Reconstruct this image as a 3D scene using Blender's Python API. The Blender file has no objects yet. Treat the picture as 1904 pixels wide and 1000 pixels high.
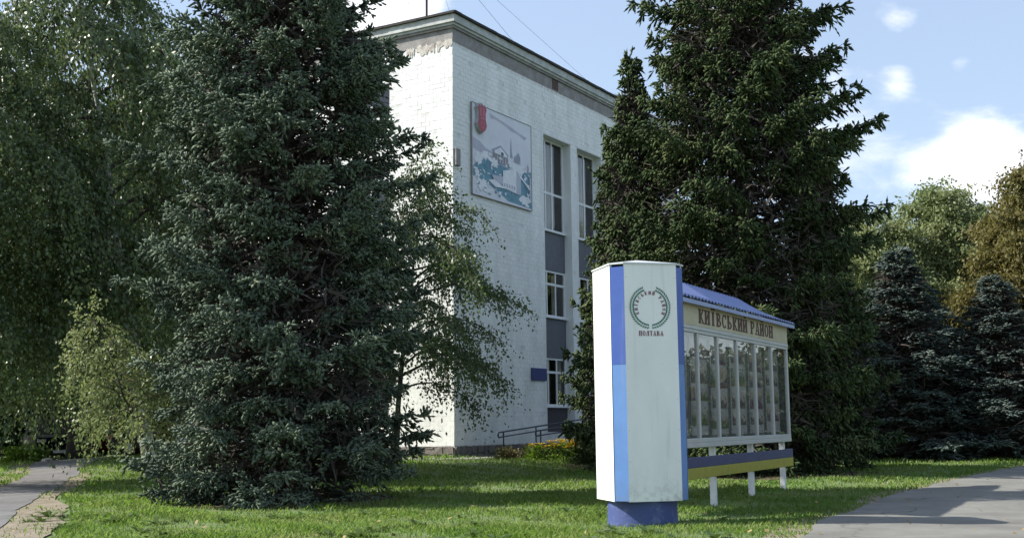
import bpy, math, random
import numpy as np
from mathutils import Vector, Matrix

sc = bpy.context.scene
COL = sc.collection
rad = math.radians

# ------------------------------------------------------------------ camera
F_PX, PITCH, ROLL, EYE = 2200.0, rad(7.46), rad(0.65), 1.4
cam_d = bpy.data.cameras.new('camera')
cam_d.sensor_fit = 'HORIZONTAL'
cam_d.sensor_width = 36.0
cam_d.lens = 36.0 * F_PX / 1904.0
cam_d.clip_start = 0.1
cam_d.clip_end = 2000.0
cam = bpy.data.objects.new('camera', cam_d)
COL.objects.link(cam)
_f = Vector((0, math.cos(PITCH), math.sin(PITCH)))
_u0 = Vector((0, -math.sin(PITCH), math.cos(PITCH)))
_x = Vector((1, 0, 0))
_r = math.cos(ROLL) * _x - math.sin(ROLL) * _u0
_u = math.sin(ROLL) * _x + math.cos(ROLL) * _u0
cam.matrix_world = Matrix(((_r.x, _u.x, -_f.x, 0), (_r.y, _u.y, -_f.y, 0), (_r.z, _u.z, -_f.z, EYE), (0, 0, 0, 1)))
sc.camera = cam

# ------------------------------------------------------------------ light and exposure
SUN_AZ, SUN_EL = -86.0, 40.0          # azimuth clockwise from +Y
SUN_STRENGTH, SKY_STRENGTH = 5.0, 0.10
sc.view_settings.view_transform = 'Standard'
sc.view_settings.look = 'None'
sc.view_settings.gamma = 1.0
sc.view_settings.use_curve_mapping = False
sc.view_settings.exposure = 0.7
_sd = Vector((math.sin(rad(SUN_AZ)) * math.cos(rad(SUN_EL)), math.cos(rad(SUN_AZ)) * math.cos(rad(SUN_EL)), math.sin(rad(SUN_EL))))
sun_d = bpy.data.lights.new('sun', 'SUN')
sun_d.energy = SUN_STRENGTH
sun_d.angle = rad(0.53)
sun_d.color = (1.0, 0.95, 0.86)
sun = bpy.data.objects.new('sun', sun_d)
COL.objects.link(sun)
sun.rotation_euler = (-_sd).to_track_quat('-Z', 'Y').to_euler()

def px_dir(x, y):
    return (_f + _r * ((x - 952) / F_PX) - _u * ((y - 500) / F_PX)).normalized()

world = bpy.data.worlds.new('World')
sc.world = world
world.use_nodes = True
wn, wl = world.node_tree.nodes, world.node_tree.links
wn.clear()
w_out = wn.new('ShaderNodeOutputWorld')
w_bg = wn.new('ShaderNodeBackground')
w_bg.inputs['Strength'].default_value = SKY_STRENGTH
sky = wn.new('ShaderNodeTexSky')
sky.sky_type = 'NISHITA'
sky.sun_disc = False
sky.sun_elevation = rad(SUN_EL)
sky.sun_rotation = rad(SUN_AZ)
sky.air_density = 1.0
sky.dust_density = 1.2
sky.ozone_density = 1.2
tc = wn.new('ShaderNodeTexCoord')
def wmath(op, a, b=None, c=None):
    n = wn.new('ShaderNodeMath'); n.operation = op
    for i, v in enumerate((a, b, c)):
        if v is None: continue
        if hasattr(v, 'links'): wl.new(v, n.inputs[i])
        else: n.inputs[i].default_value = v
    return n.outputs[0]
cn = wn.new('ShaderNodeTexNoise'); cn.inputs['Scale'].default_value = 9.0
cn.inputs['Detail'].default_value = 9.0; cn.inputs['Roughness'].default_value = 0.58
cn.inputs['Distortion'].default_value = 0.25
mp = wn.new('ShaderNodeMapping'); mp.inputs['Scale'].default_value = (1, 1, 1.9); mp.inputs['Location'].default_value = (3.1, 1.7, 0.4)
wl.new(tc.outputs['Generated'], mp.inputs['Vector']); wl.new(mp.outputs[0], cn.inputs['Vector'])
cover = wmath('MULTIPLY_ADD', cn.outputs['Fac'], 2.8, -1.50)
for (bx_, by_, br_, ba_) in [(1865, 280, .042, .7), (1770, 305, .036, .55), (1640, 285, .030, .25), (1000, 110, .11, -.55), (1640, 110, .075, -.5), (1840, 90, .075, -.5), (1120, 20, .08, -.4), (700, 38, .05, 1.8), (640, 30, .05, .8), (1530, 45, .045, .55),
                             (1500, 320, .06, .45), (1675, 145, .015, .65), (1785, 118, .013, .8), (1672, 40, .020, .9), (60, 300, .12, .45),
                             (965, 70, .014, .25), (1150, 70, .025, .35), (1095, 155, .02, .4)]:
    d = px_dir(bx_, by_)
    vd = wn.new('ShaderNodeVectorMath'); vd.operation = 'DISTANCE'
    wl.new(tc.outputs['Generated'], vd.inputs[0]); vd.inputs[1].default_value = d
    q = wmath('DIVIDE', vd.outputs['Value'], br_)
    q = wmath('MULTIPLY', q, q)
    g = wmath('POWER', 2.718, wmath('MULTIPLY', q, -1.0))
    cover = wmath('MULTIPLY_ADD', g, ba_, cover)
cr = wn.new('ShaderNodeMapRange'); cr.interpolation_type = 'SMOOTHSTEP'
cr.inputs['From Min'].default_value = 0.0; cr.inputs['From Max'].default_value = 0.85
cr.inputs['To Max'].default_value = 0.93
wl.new(cover, cr.inputs['Value'])
cmix = wn.new('ShaderNodeMix'); cmix.data_type = 'RGBA'
wl.new(cr.outputs[0], cmix.inputs['Factor'])
shade_n = wn.new('ShaderNodeTexNoise'); shade_n.inputs['Scale'].default_value = 22.0; shade_n.inputs['Detail'].default_value = 5.0
wl.new(mp.outputs[0], shade_n.inputs['Vector'])
crmp = wn.new('ShaderNodeMapRange')
crmp.inputs['From Min'].default_value = .3; crmp.inputs['From Max'].default_value = .7
crmp.inputs['To Min'].default_value = 8.2; crmp.inputs['To Max'].default_value = 10.0
wl.new(shade_n.outputs['Fac'], crmp.inputs['Value'])
ccol = wn.new('ShaderNodeCombineColor')
wl.new(crmp.outputs[0], ccol.inputs[0]); wl.new(crmp.outputs[0], ccol.inputs[1])
wl.new(wmath('MULTIPLY', crmp.outputs[0], 1.03), ccol.inputs[2])
# thin high veil of haze whitens the whole sky a little, as the pale blue of the photograph
veil = wn.new('ShaderNodeMix'); veil.data_type = 'RGBA'
veil.inputs['Factor'].default_value = 0.35
veil.inputs[7].default_value = (5.9, 7.2, 9.3, 1)
wl.new(sky.outputs[0], veil.inputs[6])
wl.new(veil.outputs[2], cmix.inputs[6]); wl.new(ccol.outputs[0], cmix.inputs[7])
wl.new(cmix.outputs[2], w_bg.inputs['Color']); wl.new(w_bg.outputs[0], w_out.inputs[0])

# ------------------------------------------------------------------ helpers
def new_mesh(name, verts, faces, mats=(), mat_idx=None, smooth=False):
    me = bpy.data.meshes.new(name)
    me.from_pydata([tuple(v) for v in verts], [], faces)
    for m in mats: me.materials.append(m)
    if mat_idx is not None: me.polygons.foreach_set('material_index', mat_idx)
    if smooth: me.polygons.foreach_set('use_smooth', [True] * len(faces))
    me.update()
    return me

def fast_mesh(name, V, k, mat):
    """V: (n*k,3) vertices, faces of k consecutive vertices each."""
    V = np.ascontiguousarray(V, dtype=np.float32)
    n = len(V) // k
    me = bpy.data.meshes.new(name)
    me.vertices.add(n * k); me.vertices.foreach_set('co', V.ravel())
    me.loops.add(n * k); me.loops.foreach_set('vertex_index', np.arange(n * k, dtype=np.int32))
    me.polygons.add(n)
    me.polygons.foreach_set('loop_start', np.arange(0, n * k, k, dtype=np.int32))
    try: me.polygons.foreach_set('loop_total', np.full(n, k, dtype=np.int32))
    except Exception: pass
    me.materials.append(mat)
    me.update(calc_edges=True)
    return me

def tri_mesh(name, V, F, mat, smooth=False):
    V = np.ascontiguousarray(V, dtype=np.float32); F = np.ascontiguousarray(F, dtype=np.int32); n = len(F)
    me = bpy.data.meshes.new(name)
    me.vertices.add(len(V)); me.vertices.foreach_set('co', V.ravel())
    me.loops.add(n * 3); me.loops.foreach_set('vertex_index', F.ravel())
    me.polygons.add(n); me.polygons.foreach_set('loop_start', np.arange(0, n * 3, 3, dtype=np.int32))
    try: me.polygons.foreach_set('loop_total', np.full(n, 3, dtype=np.int32))
    except Exception: pass
    if smooth: me.polygons.foreach_set('use_smooth', np.ones(n, bool))
    me.materials.append(mat); me.update(calc_edges=True)
    return me

def link(name, me, parent=None, loc=(0, 0, 0), rot=(0, 0, 0), scale=(1, 1, 1), **props):
    o = bpy.data.objects.new(name, me)
    COL.objects.link(o)
    o.location = loc; o.rotation_euler = rot; o.scale = scale
    if parent is not None: o.parent = parent
    for k, v in props.items(): o[k] = v
    return o

def thing(name, label, cat, loc=(0, 0, 0), rz=0.0, group=None, me=None):
    o = link(name, me, None, loc, (0, 0, rz))
    o['label'] = label; o['category'] = cat
    if group: o['group'] = group
    return o

class MB:
    def __init__(s): s.v = []; s.f = []; s.m = []; s.M = None
    def add(s, vs, fs, mi=0):
        b = len(s.v)
        if s.M is not None: vs = [s.M @ Vector(v) for v in vs]
        s.v += [tuple(v) for v in vs]; s.f += [tuple(i + b for i in f) for f in fs]; s.m += [mi] * len(fs)
        return s
    def box(s, x0, x1, y0, y1, z0, z1, mi=0):
        v = [(x0, y0, z0), (x1, y0, z0), (x1, y1, z0), (x0, y1, z0), (x0, y0, z1), (x1, y0, z1), (x1, y1, z1), (x0, y1, z1)]
        return s.add(v, [(0, 3, 2, 1), (4, 5, 6, 7), (0, 1, 5, 4), (1, 2, 6, 5), (2, 3, 7, 6), (3, 0, 4, 7)], mi)
    def bevbox(s, x0, x1, y0, y1, z0, z1, b, mi=0):
        """box with chamfered vertical and horizontal edges (24 verts)"""
        X, Y, Z = (x0, x1), (y0, y1), (z0, z1); vs = []; idx = {}
        for i in (0, 1):
            for j in (0, 1):
                for k in (0, 1):
                    sx, sy, sz = (1 - 2 * i) * b, (1 - 2 * j) * b, (1 - 2 * k) * b
                    for a, p in enumerate(((X[i], Y[j] + sy, Z[k] + sz), (X[i] + sx, Y[j], Z[k] + sz), (X[i] + sx, Y[j] + sy, Z[k]))):
                        idx[(i, j, k, a)] = len(vs); vs.append(p)
        g = lambda *t: idx[t]
        fs = []
        for i in (0, 1):
            q = [g(i, 0, 0, 0), g(i, 1, 0, 0), g(i, 1, 1, 0), g(i, 0, 1, 0)]; fs.append(q if i else q[::-1])
            q = [g(0, i, 0, 1), g(1, i, 0, 1), g(1, i, 1, 1), g(0, i, 1, 1)]; fs.append(q[::-1] if i else q)
            q = [g(0, 0, i, 2), g(1, 0, i, 2), g(1, 1, i, 2), g(0, 1, i, 2)]; fs.append(q if i else q[::-1])
        for a in (0, 1):
            for c in (0, 1):
                fs.append([g(a, c, 0, 0), g(a, c, 1, 0), g(a, c, 1, 1), g(a, c, 0, 1)])
                fs.append([g(a, 0, c, 0), g(a, 1, c, 0), g(a, 1, c, 2), g(a, 0, c, 2)])
                fs.append([g(0, a, c, 1), g(1, a, c, 1), g(1, a, c, 2), g(0, a, c, 2)])
                for k in (0, 1): fs.append([g(a, c, k, 0), g(a, c, k, 1), g(a, c, k, 2)])
        return s.add(vs, fs, mi)
    def tube(s, pts, r, n=8, mi=0, cap=True):
        pts = [Vector(p) for p in pts]; rs = r if isinstance(r, (list, tuple)) else [r] * len(pts)
        vs = []; fs = []; m = len(pts)
        for i, p in enumerate(pts):
            t = (pts[min(i + 1, m - 1)] - pts[max(i - 1, 0)]).normalized()
            a = t.orthogonal().normalized() if abs(t.z) > .9 else t.cross(Vector((0, 0, 1))).normalized()
            if abs(t.z) > .9: a = (Vector((1, 0, 0)) - t * t.x).normalized()
            b = t.cross(a)
            for k in range(n):
                an = 2 * math.pi * k / n
                vs.append(p + (a * math.cos(an) + b * math.sin(an)) * rs[i])
        for i in range(m - 1):
            for k in range(n):
                fs.append((i * n + k, i * n + (k + 1) % n, (i + 1) * n + (k + 1) % n, (i + 1) * n + k))
        if cap: fs.append(tuple(range(n))[::-1]); fs.append(tuple((m - 1) * n + k for k in range(n)))
        return s.add(vs, fs, mi)
    def prism(s, poly, axis_pt, depth, mi=0):
        """poly: list of (u,w); axis_pt(u,w,d) -> 3D; extruded from d=0 to depth"""
        n = len(poly)
        vs = [axis_pt(u, w, 0) for u, w in poly] + [axis_pt(u, w, depth) for u, w in poly]
        fs = [tuple(range(n)), tuple(range(2 * n - 1, n - 1, -1))] + [(i, n + i, n + (i + 1) % n, (i + 1) % n) for i in range(n)]
        return s.add(vs, fs, mi)
    def mesh(s, name, *mats, smooth=False): return new_mesh(name, s.v, s.f, mats, s.m, smooth)

# ------------------------------------------------------------------ materials
def mat(name, col=(.5, .5, .5), rough=.6, metal=0.0, spec=.5, var=0.0, var_scale=6.0, bump=0.0, bump_scale=40.0, col2=None, island=0.0, contrast=(.35, .65), streak=None):
    m = bpy.data.materials.new(name); m.use_nodes = True
    nt = m.node_tree; N, L = nt.nodes, nt.links
    b = N['Principled BSDF']
    b.inputs['Base Color'].default_value = (*col, 1); b.inputs['Roughness'].default_value = rough
    b.inputs['Metallic'].default_value = metal; b.inputs['Specular IOR Level'].default_value = spec
    t = N.new('ShaderNodeTexCoord')
    out = None
    if col2 is not None or var:
        nz = N.new('ShaderNodeTexNoise'); nz.inputs['Scale'].default_value = var_scale; nz.inputs['Detail'].default_value = 7; nz.inputs['Roughness'].default_value = .65
        if streak:
            mpn = N.new('ShaderNodeMapping'); mpn.inputs['Scale'].default_value = streak
            L.new(t.outputs['Object'], mpn.inputs[0]); L.new(mpn.outputs[0], nz.inputs['Vector'])
        else: L.new(t.outputs['Object'], nz.inputs['Vector'])
        mr = N.new('ShaderNodeMapRange'); mr.inputs['From Min'].default_value = contrast[0]; mr.inputs['From Max'].default_value = contrast[1]
        L.new(nz.outputs['Fac'], mr.inputs['Value'])
        mx = N.new('ShaderNodeMix'); mx.data_type = 'RGBA'
        c2 = col2 if col2 is not None else tuple(c * (1 - var) for c in col)
        mx.inputs[6].default_value = (*col, 1); mx.inputs[7].default_value = (*c2, 1)
        L.new(mr.outputs[0], mx.inputs['Factor']); out = mx.outputs[2]
        L.new(out, b.inputs['Base Color'])
    if island:
        g = N.new('ShaderNodeNewGeometry')
        hs = N.new('ShaderNodeHueSaturation')
        mr2 = N.new('ShaderNodeMapRange'); mr2.inputs['To Min'].default_value = 1 - island; mr2.inputs['To Max'].default_value = 1 + island
        L.new(g.outputs['Random Per Island'], mr2.inputs['Value']); L.new(mr2.outputs[0], hs.inputs['Value'])
        if out: L.new(out, hs.inputs['Color'])
        else: hs.inputs['Color'].default_value = (*col, 1)
        out = hs.outputs[0]; L.new(out, b.inputs['Base Color'])
    if bump:
        bz = N.new('ShaderNodeTexNoise'); bz.inputs['Scale'].default_value = bump_scale; bz.inputs['Detail'].default_value = 5
        L.new(t.outputs['Object'], bz.inputs['Vector'])
        bp = N.new('ShaderNodeBump'); bp.inputs['Strength'].default_value = bump; bp.inputs['Distance'].default_value = .02
        L.new(bz.outputs['Fac'], bp.inputs['Height']); L.new(bp.outputs[0], b.inputs['Normal'])
    return m

def leaf_mat(name, cols, trans=.3, rough=.55, spec=.3, clump=1.2, rnd=.55):
    """foliage: per-leaf random colour between cols[0..2], clumps of noise, some light through the leaf"""
    m = bpy.data.materials.new(name); m.use_nodes = True
    N, L = m.node_tree.nodes, m.node_tree.links
    b = N['Principled BSDF']; o = N['Material Output']
    g = N.new('ShaderNodeNewGeometry'); t = N.new('ShaderNodeTexCoord')
    nz = N.new('ShaderNodeTexNoise'); nz.inputs['Scale'].default_value = clump; nz.inputs['Detail'].default_value = 3
    L.new(t.outputs['Object'], nz.inputs['Vector'])
    ad = N.new('ShaderNodeMath'); ad.operation = 'MULTIPLY_ADD'; ad.inputs[1].default_value = rnd
    L.new(g.outputs['Random Per Island'], ad.inputs[0])
    mr = N.new('ShaderNodeMapRange'); mr.inputs['From Min'].default_value = .3; mr.inputs['From Max'].default_value = .7; mr.inputs['To Max'].default_value = .92 - rnd * .76
    L.new(nz.outputs['Fac'], mr.inputs['Value']); L.new(mr.outputs[0], ad.inputs[2])
    r = N.new('ShaderNodeValToRGB')
    r.color_ramp.elements[0].color = (*cols[0], 1); r.color_ramp.elements[1].color = (*cols[2], 1)
    e = r.color_ramp.elements.new(.5); e.color = (*cols[1], 1)
    L.new(ad.outputs[0], r.inputs[0]); L.new(r.outputs[0], b.inputs['Base Color'])
    b.inputs['Roughness'].default_value = rough; b.inputs['Specular IOR Level'].default_value = spec
    if trans:
        tr = N.new('ShaderNodeBsdfTranslucent'); mx = N.new('ShaderNodeMixShader'); mx.inputs[0].default_value = trans
        hs = N.new('ShaderNodeHueSaturation'); hs.inputs['Hue'].default_value = .495; hs.inputs['Value'].default_value = 1.4; hs.inputs['Saturation'].default_value = 1.1
        L.new(r.outputs[0], hs.inputs['Color']); L.new(hs.outputs[0], tr.inputs['Color'])
        L.new(b.outputs[0], mx.inputs[1]); L.new(tr.outputs[0], mx.inputs[2]); L.new(mx.outputs[0], o.inputs['Surface'])
    return m

def glass_mat(name, tint=(.96, .95, .93), rough=.01, refl=1.0, see=.85):
    m = bpy.data.materials.new(name); m.use_nodes = True
    N, L = m.node_tree.nodes, m.node_tree.links; o = N['Material Output']; N.remove(N['Principled BSDF'])
    tr = N.new('ShaderNodeBsdfTransparent'); tr.inputs[0].default_value = (*[c * see for c in tint], 1)
    gl = N.new('ShaderNodeBsdfGlossy'); gl.inputs['Roughness'].default_value = rough; gl.inputs[0].default_value = (*[refl] * 3, 1)
    lw = N.new('ShaderNodeLayerWeight'); lw.inputs['Blend'].default_value = .5
    pw = N.new('ShaderNodeMath'); pw.operation = 'POWER'; pw.inputs[1].default_value = 5.0; L.new(lw.outputs['Facing'], pw.inputs[0])
    fr = N.new('ShaderNodeMath'); fr.operation = 'MULTIPLY_ADD'; fr.inputs[1].default_value = .9; fr.inputs[2].default_value = .045; L.new(pw.outputs[0], fr.inputs[0])
    mx = N.new('ShaderNodeMixShader')
    L.new(fr.outputs[0], mx.inputs[0]); L.new(tr.outputs[0], mx.inputs[1]); L.new(gl.outputs[0], mx.inputs[2]); L.new(mx.outputs[0], o.inputs['Surface'])
    return m

M = {}
M['tile'] = mat('white_wall_tile', (.86, .87, .84), .6, var=.18, var_scale=1.3, bump=.2, bump_scale=25, island=.035, streak=(1, 1, .35))
M['mortar'] = mat('grey_mortar', (.82, .82, .79), .9, var=.3, bump=.3)
M['frieze'] = mat('grey_plaster', (.33, .32, .31), .9, col2=(.22, .20, .19), var_scale=3.0, bump=.6, bump_scale=18)
M['frieze_bare'] = mat('bare_tile_backing', (.55, .52, .47), .9, col2=(.36, .30, .26), var_scale=4, bump=.6, bump_scale=22, contrast=(.45, .62))
M['cornice'] = mat('painted_cornice', (.56, .58, .56), .7, var=.35, var_scale=3, bump=.2)
M['roof_felt'] = mat('black_roof_felt', (.035, .033, .033), .85, var=.3, bump=.4)
M['stone'] = mat('rough_plinth_stone', (.23, .205, .185), .9, col2=(.12, .105, .098), var_scale=5, bump=.8, bump_scale=30, island=.2)
M['stone_pale'] = mat('rough_pale_stone', (.36, .34, .31), .9, col2=(.18, .165, .15), var_scale=4, bump=.8, bump_scale=30)
M['white_frame'] = mat('white_window_frame', (.78, .80, .80), .45, var=.08)
M['grey_panel'] = mat('grey_spandrel_paint', (.12, .13, .155), .6, var=.18, var_scale=3, bump=.15)
M['dark_panel'] = mat('dark_cellar_panel', (.06, .055, .065), .6, var=.25, bump=.2)
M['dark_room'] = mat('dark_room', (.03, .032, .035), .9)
M['curtain'] = mat('pale_curtain', (.62, .60, .55), .9, var=.25, var_scale=5, streak=(8, 8, .3))
M['glass'] = glass_mat('window_glass')
M['board_glass'] = glass_mat('display_glass', see=.93)
M['vent'] = mat('rusty_vent', (.12, .065, .05), .85, var=.4)
M['plaque'] = mat('blue_plaque_enamel', (.045, .06, .19), .4, var=.12)
M['plaque_ink'] = mat('pale_plaque_ink', (.45, .47, .55), .5)
M['dark_metal'] = mat('dark_painted_steel', (.028, .03, .034), .5, metal=.3, var=.2)
M['rail'] = mat('dark_blue_rail_paint', (.05, .055, .07), .5, var=.25)
M['white_paint'] = mat('white_painted_sheet', (.82, .83, .80), .42, col2=(.74, .75, .73), var_scale=2.2, bump=.06, bump_scale=3.0, contrast=(.4, .75), streak=(1, 1, .4))
M['blue'] = mat('royal_blue_paint', (.05, .11, .40), .4, var=.12, var_scale=3, bump=.04, bump_scale=4)
M['sky_blue'] = mat('sky_blue_paint', (.12, .25, .55), .4, var=.12, var_scale=3, bump=.04, bump_scale=4)
M['base_blue'] = mat('faded_blue_base_paint', (.045, .07, .21), .6, col2=(.14, .17, .29), var_scale=7, bump=.25, bump_scale=30, contrast=(.5, .75))
M['cap'] = mat('pale_cap_sheet', (.6, .63, .66), .45, var=.15, bump=.1, bump_scale=5)
M['wreath'] = mat('green_wreath_ink', (.012, .13, .085), .5)
M['maroon'] = mat('maroon_ink', (.17, .045, .085), .5)
M['brown_ink'] = mat('brown_letter_paint', (.09, .035, .022), .6, var=.35, var_scale=12)
M['cream'] = mat('cream_sign_paint', (.50, .455, .30), .55, col2=(.41, .37, .24), var_scale=2.5, bump=.08, bump_scale=6)
M['roof_blue'] = mat('blue_corrugated_sheet', (.20, .25, .48), .38, metal=.25, var=.15, var_scale=4)
M['roof_edge'] = mat('pale_blue_eave_trim', (.30, .36, .56), .45, var=.15)
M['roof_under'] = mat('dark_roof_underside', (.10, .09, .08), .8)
M['alu'] = mat('aluminium_case_frame', (.55, .56, .54), .42, metal=.35, var=.12, var_scale=3)
M['post_white'] = mat('white_post_paint', (.74, .74, .72), .5, var=.15, var_scale=8, bump=.1)
M['beam_navy'] = mat('navy_beam_paint', (.052, .060, .15), .5, var=.2, var_scale=5)
M['beam_yellow'] = mat('yellow_beam_paint', (.36, .325, .04), .5, var=.2, var_scale=5)
M['backing'] = mat('grey_board_backing', (.30, .32, .31), .8, var=.25, var_scale=3)
M['asphalt'] = mat('worn_asphalt', (.20, .197, .176), .92, col2=(.13, .128, .115), var_scale=.9, bump=.5, bump_scale=90)
M['path'] = mat('old_path_asphalt', (.165, .16, .16), .92, col2=(.10, .098, .098), var_scale=1.1, bump=.5, bump_scale=80)
M['dirt'] = mat('sandy_dirt', (.25, .21, .155), .95, col2=(.15, .125, .085), var_scale=2.5, bump=.7, bump_scale=40)
M['paving'] = mat('grey_concrete_paving', (.26, .25, .24), .9, var=.3, bump=.4)
M['soil'] = mat('lawn_soil', (.10, .155, .045), .95, col2=(.10, .095, .045), var_scale=1.6, bump=.6, bump_scale=30, contrast=(.45, .75))
M['bark'] = mat('brown_spruce_bark', (.085, .06, .045), .95, col2=(.045, .034, .028), var_scale=12, bump=.9, bump_scale=30)
M['bark_dark'] = mat('dark_bark', (.05, .042, .036), .95, col2=(.085, .07, .06), var_scale=9, bump=.9, bump_scale=25)
M['birch_bark'] = mat('white_birch_bark', (.62, .60, .56), .8, col2=(.05, .045, .04), var_scale=5, bump=.4, bump_scale=20, contrast=(.56, .64), streak=(1, 1, 2.6))
M['needle_blue'] = leaf_mat('blue_green_needles', [(.048, .070, .049), (.108, .142, .102), (.220, .268, .188)], trans=.0, rough=.75, spec=.12, rnd=.30, clump=1.1)
M['needle_green'] = leaf_mat('dark_green_needles', [(.026, .042, .018), (.056, .084, .034), (.125, .150, .065)], trans=.0, rough=.75, spec=.12, rnd=.30, clump=1.0)
M['needle_silver'] = leaf_mat('silver_blue_needles', [(.044, .064, .055), (.085, .114, .100), (.175, .212, .190)], trans=.0, rough=.75, spec=.12, rnd=.30, clump=1.2)
M['birch_leaf'] = leaf_mat('birch_leaves', [(.042, .068, .022), (.080, .120, .040), (.165, .205, .095)], trans=.3, rough=.40, spec=.5, clump=.6)
M['shaded_leaf'] = leaf_mat('shaded_birch_leaves', [(.022, .038, .013), (.040, .064, .021), (.090, .118, .045)], trans=.25, clump=.6)  # birch leaf tones darkened to carry the spruce's shade; no crown uses them
M['willow_leaf'] = leaf_mat('pale_green_leaves', [(.120, .160, .062), (.185, .225, .095), (.260, .285, .135)], trans=.35, clump=.4)
M['rust_leaf'] = leaf_mat('rusty_autumn_leaves', [(.085, .080, .026), (.140, .122, .038), (.165, .172, .058)], trans=.35, clump=.5)
M['dark_leaf'] = leaf_mat('dark_green_leaves', [(.018, .034, .012), (.032, .054, .019), (.055, .080, .030)], trans=.25, clump=.5)
M['grass'] = leaf_mat('lawn_grass', [(.085, .165, .030), (.150, .245, .052), (.270, .300, .130)], trans=.4, rough=.5, spec=.3, clump=.55)
M['weed'] = leaf_mat('broad_weed_leaves', [(.06, .10, .025), (.085, .13, .035), (.12, .165, .055)], trans=.25, rough=.4, clump=2)
M['bright_leaf'] = leaf_mat('fresh_green_leaves', [(.06, .12, .015), (.09, .16, .02), (.12, .19, .03)], trans=.35, clump=1)
M['bed_leaf'] = leaf_mat('flower_bed_leaves', [(.035, .045, .015), (.07, .07, .02), (.13, .085, .03)], trans=.25, clump=2)
M['petal_yellow'] = mat('yellow_petals', (.72, .50, .02), .6, var=.2, var_scale=30)
M['petal_orange'] = mat('orange_petals', (.48, .12, .02), .6, var=.3, var_scale=30)
M['dry_leaf'] = mat('dry_fallen_leaves', (.30, .22, .09), .8, var=.4, var_scale=9)

def wear(m, kind):
    """adds real wear: run-off streaks and mud splashes, or cracks and grit"""
    N, L = m.node_tree.nodes, m.node_tree.links; b = N['Principled BSDF']; t = N.new('ShaderNodeTexCoord')
    src = b.inputs['Base Color'].links[0].from_socket
    def math(op, a, c=None, d=None):
        n = N.new('ShaderNodeMath'); n.operation = op
        for i, v in enumerate((a, c, d)):
            if v is None: continue
            if hasattr(v, 'links'): L.new(v, n.inputs[i])
            else: n.inputs[i].default_value = v
        return n.outputs[0]
    def noise(scale, vec_scale=(1, 1, 1), det=6):
        mp_ = N.new('ShaderNodeMapping'); mp_.inputs['Scale'].default_value = vec_scale; L.new(t.outputs['Object'], mp_.inputs[0])
        n = N.new('ShaderNodeTexNoise'); n.inputs['Scale'].default_value = scale; n.inputs['Detail'].default_value = det; L.new(mp_.outputs[0], n.inputs['Vector']); return n.outputs['Fac']
    def over(f, c):
        nonlocal src
        mx = N.new('ShaderNodeMix'); mx.data_type = 'RGBA'; L.new(f, mx.inputs['Factor']); L.new(src, mx.inputs[6]); mx.inputs[7].default_value = (*c, 1); src = mx.outputs[2]
    def ramp(v, a, c, hi=1.0):
        r = N.new('ShaderNodeMapRange'); r.inputs['From Min'].default_value = a; r.inputs['From Max'].default_value = c; r.inputs['To Max'].default_value = hi; L.new(v, r.inputs['Value']); return r.outputs[0]
    if kind == 'panel':
        over(ramp(noise(9, (1, 1, .06)), .56, .78, .30), (.30, .29, .25))
        s_ = N.new('ShaderNodeSeparateXYZ'); L.new(t.outputs['Object'], s_.inputs[0])
        low = math('SUBTRACT', 1.0, ramp(s_.outputs[2], .30, .85))
        over(math('MULTIPLY', math('POWER', low, 2.0), ramp(noise(14), .42, .68, .55)), (.20, .17, .12))
        over(ramp(noise(38, (1, 1, 1), 3), .70, .76, .35), (.25, .22, .18))
    elif kind == 'wall':
        over(ramp(noise(2.2, (1, 1, .05)), .55, .80, .22), (.36, .36, .33))
    else:
        v = N.new('ShaderNodeTexVoronoi'); v.feature = 'DISTANCE_TO_EDGE'; v.inputs['Scale'].default_value = .42
        wv = N.new('ShaderNodeTexNoise'); wv.inputs['Scale'].default_value = 1.3; wv.inputs['Detail'].default_value = 6
        L.new(t.outputs['Object'], wv.inputs['Vector'])
        ad = N.new('ShaderNodeVectorMath'); ad.operation = 'MULTIPLY_ADD'; ad.inputs[1].default_value = (1.1, 1.1, 0)
        L.new(wv.outputs['Color'], ad.inputs[0]); L.new(t.outputs['Object'], ad.inputs[2]); L.new(ad.outputs[0], v.inputs['Vector'])
        over(math('MULTIPLY', math('SUBTRACT', 1.0, ramp(v.outputs['Distance'], .004, .016)), ramp(noise(.6), .42, .55, .8)), (.05, .047, .043))
        over(ramp(noise(160, (1, 1, 1), 2), .54, .70, .5), (.30, .29, .27)); over(ramp(noise(120, (1, 1, 1), 2), .60, .72, .55), (.07, .068, .065))
        over(ramp(noise(.45), .52, .60, .45), (.15, .14, .125))
    L.new(src, b.inputs['Base Color'])
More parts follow.
